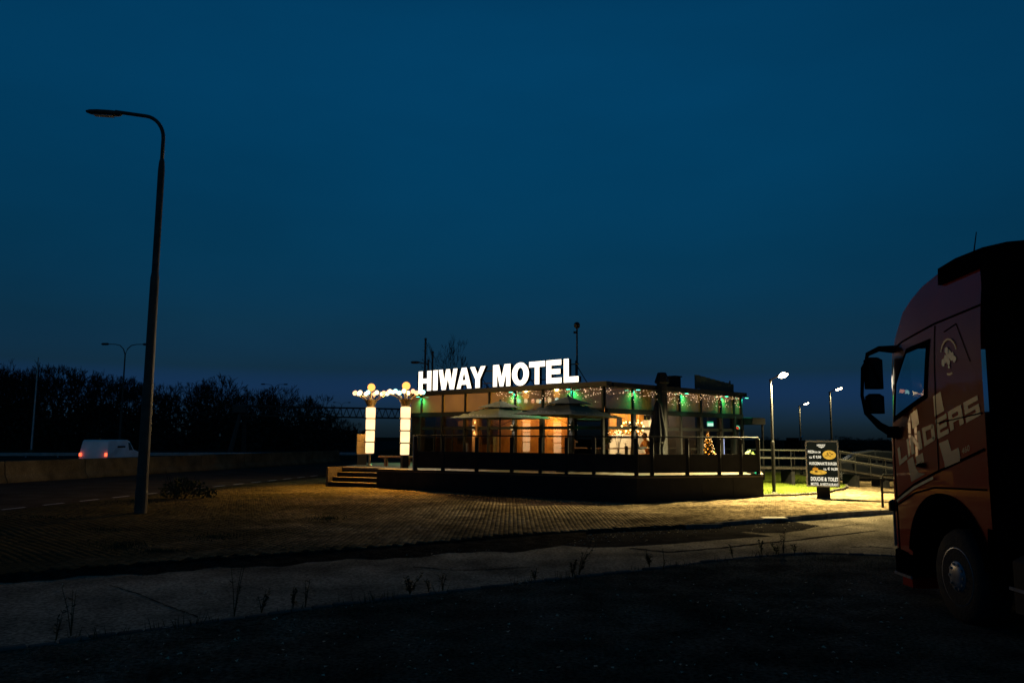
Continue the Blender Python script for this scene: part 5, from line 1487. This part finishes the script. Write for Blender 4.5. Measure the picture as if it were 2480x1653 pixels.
MB().box((fx(491), -.0697, fz(718)), (.008, .001, .05)).build('food_picture', 'signorange', face)

# access ramp with railings
rA, rB, rC = at(1838, 1135, 33.0), at(2030, 1140, 32.2), at(2300, 1190, 30.8)
ramp = thing('access_ramp', 'access ramp with slim metal handrails running behind the menu board', 'ramp', (0, 0, 0))
def ramp_z(t_): return .80 if t_ < .4 else .80 - .62 * (t_ - .4) / .6
segs = []
for k in range(13):
    t_ = k / 12; b = rA.lerp(rB, t_ / .4) if t_ < .4 else rB.lerp(rC, (t_ - .4) / .6); segs.append(Vector((b.x, b.y, ramp_z(t_))))
for off, nm in ((0, 0), (1.5, 1)):
    for a, b in zip(segs, segs[1:]):
        pass
mb = MB(); top = [(p.x, p.y, p.z) for p in segs]; bk = [(p.x + .1, p.y + 1.5, p.z) for p in segs]
n = len(segs)
mb.add(top + bk + [(x, y_, z_ - .08) for x, y_, z_ in top] + [(x, y_, z_ - .08) for x, y_, z_ in bk], [(i, i + 1, n + i + 1, n + i) for i in range(n - 1)] + [(i, 2 * n + i, 2 * n + i + 1, i + 1) for i in range(n - 1)] + [(n + i, n + i + 1, 3 * n + i + 1, 3 * n + i) for i in range(n - 1)] + [(2 * n + i, 3 * n + i, 3 * n + i + 1, 2 * n + i + 1) for i in range(n - 1)])
mb.build('ramp_floor', 'asphalt', ramp)
for k in range(0, 13, 2):
    p = segs[k]; MB().box((p.x + .1, p.y + .75, (p.z - .17) / 2), (.14, 1.3, p.z - .17)).build('pier', 'black', ramp)
for off in (0.0, 1.5):
    for hh in (.68, .36):
        MB().tube([(p.x, p.y + off, p.z + hh) for p in segs], .026, 6).build('handrail', 'handrail', ramp)
    for k in range(0, 13):
        p = segs[k]; MB().tube([(p.x, p.y + off, p.z - .1), (p.x, p.y + off, p.z + .68)], .02, 6).build('rail_post', 'black', ramp)
p = on(2138, 1226, .05)
t = thing('barrier_hoop', 'black metal hoop barrier at the pavement edge beside the truck', 'hoop barrier', (p.x, p.y, 0), -.1)
MB().tube([(0, 0, -.05), (0, 0, .85), (.05, 0, .93), (1.2, 0, .93), (1.25, 0, .85), (1.25, 0, -.05)], .035, 8).build('hoop', 'black', t); MB().tube([(0, 0, .45), (1.25, 0, .45)], .025, 6).build('crossbar', 'black', t)

# parked car behind the ramp
def car(loc, yaw, label, mat):
    t = thing('parked_car', label, 'car', loc, yaw)
    prof = [(-2.05, .35), (-2.1, .62), (-1.95, .82), (-1.05, .95), (-.45, 1.36), (.25, 1.47), (1.2, 1.42), (1.85, 1.02), (2.05, .95), (2.1, .5), (1.95, .3), (-1.9, .25)]
    n = len(prof); W = .88
    def tm(z_): return W - max(0, z_ - .9) * .32
    mb = MB(); mb.add([(x, -tm(z_), z_) for x, z_ in prof] + [(x, tm(z_), z_) for x, z_ in prof], [(i, (i + 1) % n, n + (i + 1) % n, n + i) for i in range(n)] + [tuple(range(n)), tuple(range(2 * n - 1, n - 1, -1))])
    b = mb.build('body', mat, t, tri=True); bv = b.modifiers.new('b', 'BEVEL'); bv.width = .05; bv.segments = 2; bv.limit_method = 'ANGLE'
    for s_ in (-1, 1):
        MB().poly([(-.85, s_ * (tm(1.0) + .006), .99), (.2, s_ * (tm(1.0) + .006), .99), (.2, s_ * (tm(1.4) + .008), 1.40), (-.4, s_ * (tm(1.33) + .008), 1.33)]).build('side_window', 'cartint', t, fix=False)
        MB().poly([(.28, s_ * (tm(1.0) + .006), .99), (1.6, s_ * (tm(1.0) + .006), 1.02), (1.15, s_ * (tm(1.36) + .008), 1.36), (.28, s_ * (tm(1.4) + .008), 1.40)]).build('side_window', 'cartint', t, fix=False)
        for x in (-1.3, 1.3):
            w = MB().lathe((x, s_ * (W - .1), .32), [(.2, -.1), (.3, -.1), (.32, -.06), (.32, .06), (.3, .1), (.2, .1)], 18, 'y').build('wheel', 'rubber', t)
            mb = MB()
            for k in range(10): a = 2 * PI * k / 10; mb.box((x + .11 * math.cos(a), s_ * (W + .005), .32 + .11 * math.sin(a)), (.16, .02, .025), ry=-a)
            mb.build('rim_spokes', 'rim', w)
        MB().box((-2.03, s_ * .62, .68), (.1, .32, .12)).build('headlight', 'rim', t); MB().box((2.06, s_ * .65, .8), (.08, .26, .14)).build('tail_light', 'amber', t)
        MB().bbox((-.75, s_ * (W + .08), 1.02), (.12, .18, .12), .02).build('door_mirror', mat, t)
    MB().poly([(-1.0, -.68, 1.0), (-1.0, .68, 1.0), (-.5, .6, 1.345), (-.5, -.6, 1.345)]).build('windscreen', 'cartint', t, fix=False).location = (-.02, 0, .012)
    MB().box((-2.1, 0, .5), (.05, .9, .16)).build('grille', 'truckblack', t)
    return t
p = on(2036, 1168, 0.0)
car((p.x + 1.75, p.y + 1.2, -.02), math.radians(-14), 'dark blue car parked behind the access ramp', 'bluegrey')
a, b = at(1896, 1088, 44), at(1922, 1054, 44)
t = thing('tilted_panel', 'dark tilted glossy panel catching lamp glints beyond the lawn railing', 'panel', (a.x, 44, 0), 0)
MB().bbox((.55, 0, 1.55), (.5, 1.6, .9), .2).build('glossy_panel', 'truckblack', t)
mb = MB()
for k, zz in enumerate((1.15, 1.35, 1.7, 2.05)): mb.box((.27 + (zz - 1.05) * .72 - .07, -.5, zz), (.06, .3, .05 + .05 * (k > 1)), ry=.62)
mb.build('edge_trim', 'rim', t)
MB().tube([(1.0, 0, 0), (1.0, 0, 2.0)], .06, 8).build('support', 'black', t); MB().box((.3, 0, .5), (.2, 1.4, 1.0)).build('plinth', 'blackmatt', t)

# ================================================================== TRUCK
trk = thing('lorry', 'red lorry cab with white slanted lettering parked at the right edge', 'lorry', (4.72, 9.95, 0), -PI / 2)
WT = 2.48
front = [(-.10, .42), (-.12, .6), (-.12, 1.25), (-.11, 1.95), (-.04, 2.2), (.05, 3.08), (.15, 3.27), (.32, 3.5), (.52, 3.63), (.75, 3.74), (1.1, 3.83)]
def zup(u): return interp(u, [(-.12, 1.9), (-.04, 2.2), (.05, 3.0), (.15, 3.24), (.32, 3.47), (.52, 3.6), (.75, 3.72), (1.1, 3.8), (2.05, 3.84)])
def dw(u, z_): return .034 * max(0, 1 - (u + .1) / .85) ** 2 + .10 * max(0, (z_ - 2.7) / 1.15) ** 2 + .012 * max(0, (1.4 - z_))
def zlow(u):
    c, rx, rz_ = 1.12, .76, .74
    base = .60 if u < .34 else 1.0
    if abs(u - c) < rx: return max(base if u < .36 else .5, .55 + rz_ * math.sqrt(max(0, 1 - ((u - c) / rx) ** 2)))
    return .60 if u < c else 1.08
WIN = [(.06, 2.20), (.86, 2.44), (.97, 3.05), (.46, 3.0), (.14, 2.62)]
def skin(side):
    us = list(np.arange(0.02, 2.001, .04)); vs_ = []; fs_ = []; nz = 70
    for u in us:
        zl, zu = zlow(u), zup(u) - .02
        for k in range(nz + 1):
            z_ = zl + (zu - zl) * k / nz
            vs_.append((u, dw(u, z_) if side == 0 else WT - dw(u, z_), z_))
    for i in range(len(us) - 1):
        for k in range(nz):
            q = [i * (nz + 1) + k, (i + 1) * (nz + 1) + k, (i + 1) * (nz + 1) + k + 1, i * (nz + 1) + k + 1]
            c = sum((Vector(vs_[j]) for j in q), Vector()) / 4
            if inside((c.x, c.z), WIN): continue
            fs_.append(q)
    mb = MB(); mb.smooth = True; mb.add(vs_, fs_); return mb
sideobj = skin(0).build('cab_side', 'red', trk, fix=False); skin(1).build('cab_side', 'red', trk, fix=False)
# front and roof skin with rounded corners
stn = [(0.0, .09), (.012, .05), (.05, .02), (.13, .0), (.4, -.02), (WT / 2, -.04), (WT - .4, -.02), (WT - .13, 0), (WT - .05, .02), (WT - .012, .05), (WT, .09)]
vs_ = []; fs_ = []
fp = []
for (u0, z0), (u1, z1) in zip(front, front[1:]):
    for k in range(4): fp.append((u0 + (u1 - u0) * k / 4, z0 + (z1 - z0) * k / 4))
fp += [front[-1], (1.6, 3.86), (2.05, 3.86)]
for u, z_ in fp:
    slope = 1 if z_ < 3.3 else .4
    for w, du in stn:
        ww = min(max(w, dw(u + .1, z_)), WT - dw(u + .1, z_)); vs_.append((u + du * slope, ww, z_ - (du * .5 if z_ > 3.3 else 0)))
ns = len(stn)
for i in range(len(fp) - 1):
    for k in range(ns - 1):
        zc = (fp[i][1] + fp[i + 1][1]) / 2
        if 2.12 < zc < 3.0 and 1 < k < ns - 3: continue
        fs_.append((i * ns + k, i * ns + k + 1, (i + 1) * ns + k + 1, (i + 1) * ns + k))
mb = MB(); mb.smooth = True; mb.add(vs_, fs_); mb.build('cab_front', 'red', trk, fix=False)
MB().poly([(-.05, .1, 2.1), (-.05, WT - .1, 2.1), (.06, WT - .1, 3.05), (.06, .1, 3.05)]).build('windscreen', 'truckglass', trk, fix=False)
MB().box((2.03, WT / 2, 2.35), (.05, WT - .25, 2.9)).build('cab_rear_wall', 'truckblack', trk)
MB().box((1.0, WT / 2, 1.62), (1.9, WT - .2, .08)).build('cab_floor', 'truckblack', trk)
MB().bbox((.28, WT / 2, 2.05), (.5, WT - .3, .2), .05).build('dashboard', 'truckblack', trk)
for w in (.55, WT - .55):
    s_ = MB().bbox((1.3, w, 2.0), (.5, .5, .5), .05).build('seat', 'darkcloth', trk); MB().bbox((1.58, w, 2.5), (.16, .46, .75), .06).build('seat_back', 'darkcloth', s_)
whl = [(.42 + .0 * k, .55 + .22 * math.cos(2 * PI * k / 16), 2.33 + .2 * math.sin(2 * PI * k / 16)) for k in range(17)]
MB().tube(whl, .015, 5).build('steering_wheel', 'truckblack', trk)
# side glass, rubber surround
def side_ring(poly, th, name, mat, wside=0, lift=.006, par=None):
    mb = MB(); n = len(poly); cx_ = sum(p[0] for p in poly) / n; cz_ = sum(p[1] for p in poly) / n
    inn = [(cx_ + (p[0] - cx_) * (1 - th), cz_ + (p[1] - cz_) * (1 - th)) for p in poly]; out = [(cx_ + (p[0] - cx_) * (1 + th), cz_ + (p[1] - cz_) * (1 + th)) for p in poly]
    f = (lambda u, z_: dw(u, z_) - lift) if wside == 0 else (lambda u, z_: WT - dw(u, z_) + lift)
    mb.add([(u, f(u, z_), z_) for u, z_ in out] + [(u, f(u, z_), z_) for u, z_ in inn], [(i, (i + 1) % n, n + (i + 1) % n, n + i) for i in range(n)])
    return mb.build(name, mat, par or trk, fix=False)
def dense(poly, k=6):
    out = []
    for a, b in zip(poly, poly[1:] + poly[:1]):
        for i in range(k): out.append((a[0] + (b[0] - a[0]) * i / k, a[1] + (b[1] - a[1]) * i / k))
    return out
for sd in (0, 1):
    mb = MB(); f = (lambda u, z_: dw(u, z_) + .012) if sd == 0 else (lambda u, z_: WT - dw(u, z_) - .012)
    mb.poly([(u, f(u, z_), z_) for u, z_ in WIN]); gw = mb.build('side_window', 'truckglass', trk, fix=False)
    side_ring(dense(WIN), .09, 'window_seal', 'truckblack', sd)
# seams and trims on the left side
def line(pts, w, mat, name, lift=.004):
    mb = MB(); P = []
    for (a, b), (c, d) in zip(pts, pts[1:]):
        for k in range(8): P.append((a + (c - a) * k / 8, b + (d - b) * k / 8))
    P.append(pts[-1]); L_, R_ = [], []
    for i, (u, z_) in enumerate(P):
        q0, q1 = P[max(0, i - 1)], P[min(len(P) - 1, i + 1)]; du, dz = q1[0] - q0[0], q1[1] - q0[1]; l = math.hypot(du, dz) or 1
        nu, nz = -dz / l * w / 2, du / l * w / 2
        L_.append((u + nu, dw(u + nu, z_ + nz) - lift, z_ + nz)); R_.append((u - nu, dw(u - nu, z_ - nz) - lift, z_ - nz))
    n = len(P); mb.add(L_ + R_, [(i, i + 1, n + i + 1, n + i) for i in range(n - 1)]); return mb.build(name, mat, sideobj, fix=False)
for pts, w in (([(.06, 3.03), (.3, 3.12), (1.09, 3.24), (1.98, 3.31)], .022), ([(1.11, 3.22), (1.08, 2.5), (1.06, 1.6)], .018), ([(1.06, 2.13), (1.95, 2.22)], .014), ([(.02, 1.235), (.5, 1.43), (.97, 1.58), (1.95, 1.86)], .028), ([(.03, 1.16), (.5, 1.33), (.95, 1.42), (1.95, 1.46)], .02), ([(1.3, 3.12), (1.54, 3.18), (1.62, 3.05), (1.79, 2.75)], .012)):
    line(pts, w, 'truckblack', 'panel_gap')
line([(.02, 1.20), (.5, 1.39), (.95, 1.53)], .03, 'rim', 'step_trim', .012)
line([(1.2, 1.665), (1.5, 1.745)], .03, 'decal', 'step_trim', .008)
# lettering: each letter drawn on the slanted block measured on the door
GL = {'L': [bar(0, 0, .3, 1), bar(.3, 0, 1, .26)], 'I': [bar(.2, 0, .8, 1)], 'N': [bar(0, 0, .28, 1), bar(.72, 0, 1, 1), [(.28, 1), (.28, .62), (.72, 0), (.72, .38)]],
      'D': [bar(0, 0, .28, 1), bar(.28, .76, .9, 1), bar(.28, 0, .9, .24), [(.72, .24), (.9, 0), (1, .12), (1, .88), (.9, 1), (.72, .76)]],
      'E': [bar(0, 0, .28, 1), bar(.28, .77, 1, 1), bar(.28, .39, .92, .61), bar(.28, 0, 1, .23)],
      'R': [bar(0, 0, .28, 1), bar(.28, .76, 1, 1), bar(.28, .34, 1, .56), bar(.72, .56, 1, .76), bar(.70, 0, 1, .34)],
      'S': [bar(0, .76, 1, 1), bar(0, .58, .28, .76), bar(0, .40, 1, .58), bar(.72, .24, 1, .40), bar(0, 0, 1, .24)]}
SL = [('L', (.10, 1.84), (.33, 1.92), (.36, 1.72), (.13, 1.63)), ('I', (.345, 1.945), (.435, 1.97), (.455, 1.765), (.37, 1.735)), ('N', (.445, 1.98), (.70, 2.06), (.74, 1.85), (.48, 1.77)), ('D', (.745, 2.08), (1.01, 2.13), (1.03, 1.95), (.785, 1.87)), ('E', (1.05, 2.17), (1.28, 2.235), (1.315, 2.02), (1.085, 1.96)), ('R', (1.31, 2.25), (1.575, 2.32), (1.61, 2.12), (1.345, 2.04)), ('S', (1.62, 2.335), (1.88, 2.40), (1.92, 2.20), (1.655, 2.125))]
for ch, tl_, tr_, br_, bl_ in SL:
    mb = MB()
    for poly in GL[ch]:
        pts = []
        for u_, v_ in poly:
            x = (bl_[0] * (1 - u_) + br_[0] * u_) * (1 - v_) + (tl_[0] * (1 - u_) + tr_[0] * u_) * v_; z_ = (bl_[1] * (1 - u_) + br_[1] * u_) * (1 - v_) + (tl_[1] * (1 - u_) + tr_[1] * u_) * v_
            pts.append((x, dw(x, z_) - .004, z_))
        mb.poly(pts)
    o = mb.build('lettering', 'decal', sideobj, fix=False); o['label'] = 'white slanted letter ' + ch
for poly in ([(.50, 2.25), (.66, 2.305), (.69, 2.13), (.53, 2.075)], [(1.03, 2.43), (1.19, 2.475), (1.24, 2.265), (1.04, 2.205)], [(.35, 1.70), (.50, 1.755), (.56, 1.62), (.62, 1.57), (.77, 1.565), (.43, 1.455)], [(.57, 1.755), (.735, 1.80), (.76, 1.70), (.60, 1.65)], [(1.10, 1.91), (1.285, 1.955), (1.34, 1.83), (1.48, 1.87), (1.51, 1.755), (1.20, 1.665)]):
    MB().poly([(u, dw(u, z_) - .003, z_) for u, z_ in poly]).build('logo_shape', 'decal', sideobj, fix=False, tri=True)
v_, f_, w_, h_ = text_mesh('460', .11, .0)
mb = MB(); mb.add([(1.54 + x * .9, dw(1.6, 1.85) - .004, 1.80 + y_ * .8 + x * .26) for x, y_ in v_], f_); mb.build('model_badge', 'decalred', sideobj, fix=False)
# round tree emblem on the sleeper panel
r_ = random.Random(12)
def emblem_ring(a0, a1):
    mb = MB(); n = 20; P = [math.radians(a0 + (a1 - a0) * k / n) for k in range(n + 1)]
    mb.add([(1.39 + .17 * math.cos(a), dw(1.39, 2.85) - .004, 2.84 + .20 * math.sin(a)) for a in P] + [(1.39 + .15 * math.cos(a), dw(1.39, 2.85) - .004, 2.84 + .178 * math.sin(a)) for a in P], [(i, i + 1, n + 2 + i, n + 1 + i) for i in range(n)]); mb.build('emblem', 'decalred', sideobj, fix=False)
emblem_ring(20, 160); emblem_ring(250, 290)
for k, (du, dz, rr) in enumerate(((0, .05, .055), (-.06, .0, .045), (.06, .02, .045), (-.11, -.03, .04), (.11, -.01, .04), (0, -.04, .03), (-.03, .09, .035), (0, -.09, .018))):
    MB().poly([(1.39 + du + rr * r_.uniform(.75, 1.2) * math.cos(2 * PI * j / 11), dw(1.39, 2.85) - .004 - .0006 * k, 2.82 + dz + rr * r_.uniform(.75, 1.2) * math.sin(2 * PI * j / 11)) for j in range(11)]).build('emblem', 'decalgreen', sideobj, fix=False)
# handle
MB().bbox((.69, dw(.69, 1.66) - .012, 1.66), (.17, .03, .05), .012).build('door_handle', 'truckblack', sideobj); MB().box((.69, dw(.69, 1.66) - .03, 1.685), (.13, .01, .01), ry=-.3).build('door_handle', 'rim', sideobj)
# roof deflector, visor, beacon, antenna
pf = [(1.14, 3.86), (1.2, 3.66), (1.95, 3.70), (2.35, 3.66), (2.80, 3.62), (2.80, 3.78), (2.4, 3.86), (2.0, 3.90), (1.5, 3.90)]
mb = MB(); n = len(pf); mb.add([(u, .03 + .04 * (z_ > 3.8), z_) for u, z_ in pf] + [(u, WT - .03 - .04 * (z_ > 3.8), z_) for u, z_ in pf], [(i, (i + 1) % n, n + (i + 1) % n, n + i) for i in range(n)] + [tuple(range(n)), tuple(range(2 * n - 1, n - 1, -1))])
mb.build('roof_deflector', 'truckblack', trk, tri=True)
MB().bbox((.10, WT / 2, 3.34), (.10, WT - .5, .10), .03).build('sun_visor', 'truckblack', trk)
MB().lathe((.66, .35, 3.72), [(.07, 0), (.07, .03), (.055, .12), (.03, .14)], 10).build('beacon', 'amber', trk)
for w in (.3, WT - .3): MB().bbox((.5, w, 3.66), (.2, .1, .06), .02).build('marker_lamp', 'truckblack', trk)
MB().tube([(1.62, .2, 3.9), (1.70, .2, 4.14)], [.008, .005], 5).build('antenna', 'truckblack', trk)
# mirrors: two housings on a curved arm, left and right
def mirror(sg, w0):
    def P(u, o_, z_): return (u, w0 - sg * o_, z_)
    fr_ = MB().tube([P(.12, 0, 3.06), P(-.02, .12, 3.08), P(-.12, .22, 3.02), P(-.16, .27, 2.85), P(-.17, .29, 2.5), P(-.14, .26, 2.28), P(-.05, .14, 2.12), P(.08, 0.0, 2.0)], [.05, .035, .03, .025, .022, .03, .045, .06], 8).build('mirror_arm', 'truckblack', trk)
    for z0, z1 in ((2.58, 2.98), (2.27, 2.52)):
        mb = MB(); c = [(.17, .30), (.17, .06)]
        mb.smooth = False
        q = P(-.12, .155, (z0 + z1) / 2); mb.bbox(q, (.14, .21, z1 - z0), .035); o = mb.build('mirror_housing', 'truckblack', trk)
        MB().box((q[0] + .073, q[1], q[2]), (.004, .17, z1 - z0 - .06)).build('mirror_glass', 'darkglass', o)
    MB().bbox(P(.06, .02, 2.04), (.26, .08, .14), .04).build('mirror_bracket', 'truckblack', trk)
mirror(1, .02); mirror(-1, WT - .02)
# bumper, lamp, arch trims
MB().bbox((.08, WT / 2, .50), (.42, WT - .03, .32), .05).build('bumper', 'truckblack', trk)
MB().box((.10, .012, .335), (.40, .02, .03)).build('bumper_trim', 'rim', trk)
MB().bbox((.02, WT / 2, .26), (.3, WT - .2, .14), .03).build('front_spoiler', 'red', trk)
MB().bbox((-.13, .10, 1.14), (.10, .22, .14), .03).build('corner_lamp', 'darkglass', trk)
MB().box((-.115, .05, .9), (.02, .05, .5)).build('headlight', 'rim', trk)
arch = [(1.12 + .78 * math.cos(a), .55 + .76 * math.sin(a)) for a in [math.radians(172 - 164 * k / 22) for k in range(23)]]
line(arch, .12, 'truckblack', 'wheel_arch_trim', .014)
mb = MB(); n = len(arch); mb.add([(u, .02, z_) for u, z_ in arch] + [(u, .75, z_) for u, z_ in arch], [(i, i + 1, n + i + 1, n + i) for i in range(n - 1)]); mb.build('wheel_housing', 'truckblack', trk, fix=False)
MB().box((1.12, .78, .9), (1.5, .03, 1.0)).build('wheel_housing', 'truckblack', trk)
MB().box((1.95, .3, .85), (.25, .5, .7)).build('mudguard', 'truckblack', trk)
def wheel(u, w0, sg):
    mb = MB(); mb.smooth = True
    o = mb.lathe((u, w0, .5), [(.30, -.01 * sg), (.43, -.01 * sg), (.475, .02 * sg), (.5, .06 * sg), (.5, .26 * sg), (.47, .3 * sg), (.3, .31 * sg)], 32, 'y').build('wheel', 'rubber', trk)
    mb = MB(); mb.smooth = True; mb.lathe((u, w0, .5), [(.285, -.008 * sg), (.305, -.012 * sg), (.31, .02 * sg), (.27, .05 * sg), (.2, .06 * sg), (.175, .04 * sg), (.16, -.01 * sg), (.06, -.03 * sg), (.01, -.03 * sg)], 32, 'y').build('rim', 'rim', o)
    for k in range(10):
        a = 2 * PI * k / 10; MB().lathe((u + .13 * math.cos(a), w0 - .03 * sg, .5 + .13 * math.sin(a)), [(.016, 0), (.016, .03 * sg)], 6, 'y').build('wheel_nut', 'rim', o)
        MB().lathe((u + .235 * math.cos(a + .3), w0 + .045 * sg, .5 + .235 * math.sin(a + .3)), [(.03, -.004 * sg), (.03, .004 * sg)], 10, 'y').build('hand_hole', 'truckblack', o)
wheel(1.2, .07, 1); wheel(1.2, WT - .07, -1)
MB().box((2.6, WT / 2, .85), (5.4, .9, .25)).build('chassis', 'truckblack', trk)
MB().bbox((2.62, .28, .62), (.95, .5, .55), .08).build('fuel_tank', 'blackmatt', trk); MB().box((2.62, .02, .56), (.9, .01, .03)).build('tank_strap', 'rim', trk)
MB().box((2.42, .06, 2.35), (.84, .05, 2.85)).build('side_fairing', 'truckblack', trk); MB().box((2.42, WT - .06, 2.35), (.84, .05, 2.85)).build('side_fairing', 'truckblack', trk)
wheel(4.7, .07, 1); wheel(4.7, WT - .07, -1)
tr_ = thing('lorry_trailer', 'dark box trailer coupled behind the red lorry cab', 'trailer', (4.72, 9.95, 0), -PI / 2)
MB().bbox((7.0, WT / 2, 2.45), (8.2, WT, 2.6), .02).build('box_body', 'truckblack', tr_)
for u in (8.6, 9.9):
    for w0, sg in ((.07, 1), (WT - .07, -1)): MB().lathe((u, w0, .5), [(.2, 0), (.45, 0), (.5, .05 * sg), (.5, .3 * sg), (.2, .32 * sg)], 20, 'y').build('wheel', 'rubber', tr_)
MB().box((7.4, WT / 2, 1.1), (6.8, 1.0, .22)).build('chassis', 'truckblack', tr_)
MB().box((9.25, WT / 2, .5), (1.5, 1.9, .12)).build('axle', 'truckblack', tr_)

# ragged grass along the near kerb
sp = []
for p, a in along([(p.x, p.y) for p in K], 0.02):
    if math.sin(p.x * 3.1) + math.sin(p.x * 7.7 + 1) + RND.uniform(-1.2, 1.2) > .6:
        for _ in range(2): sp.append((p.x + RND.gauss(0, .03), p.y - .1 + RND.gauss(0, .06), 0.02))
blades('kerb_grass', sp, 0.03, 0.16, 0.005, 'weed', 'ragged thin grass growing along the near kerb stones', 'grass')
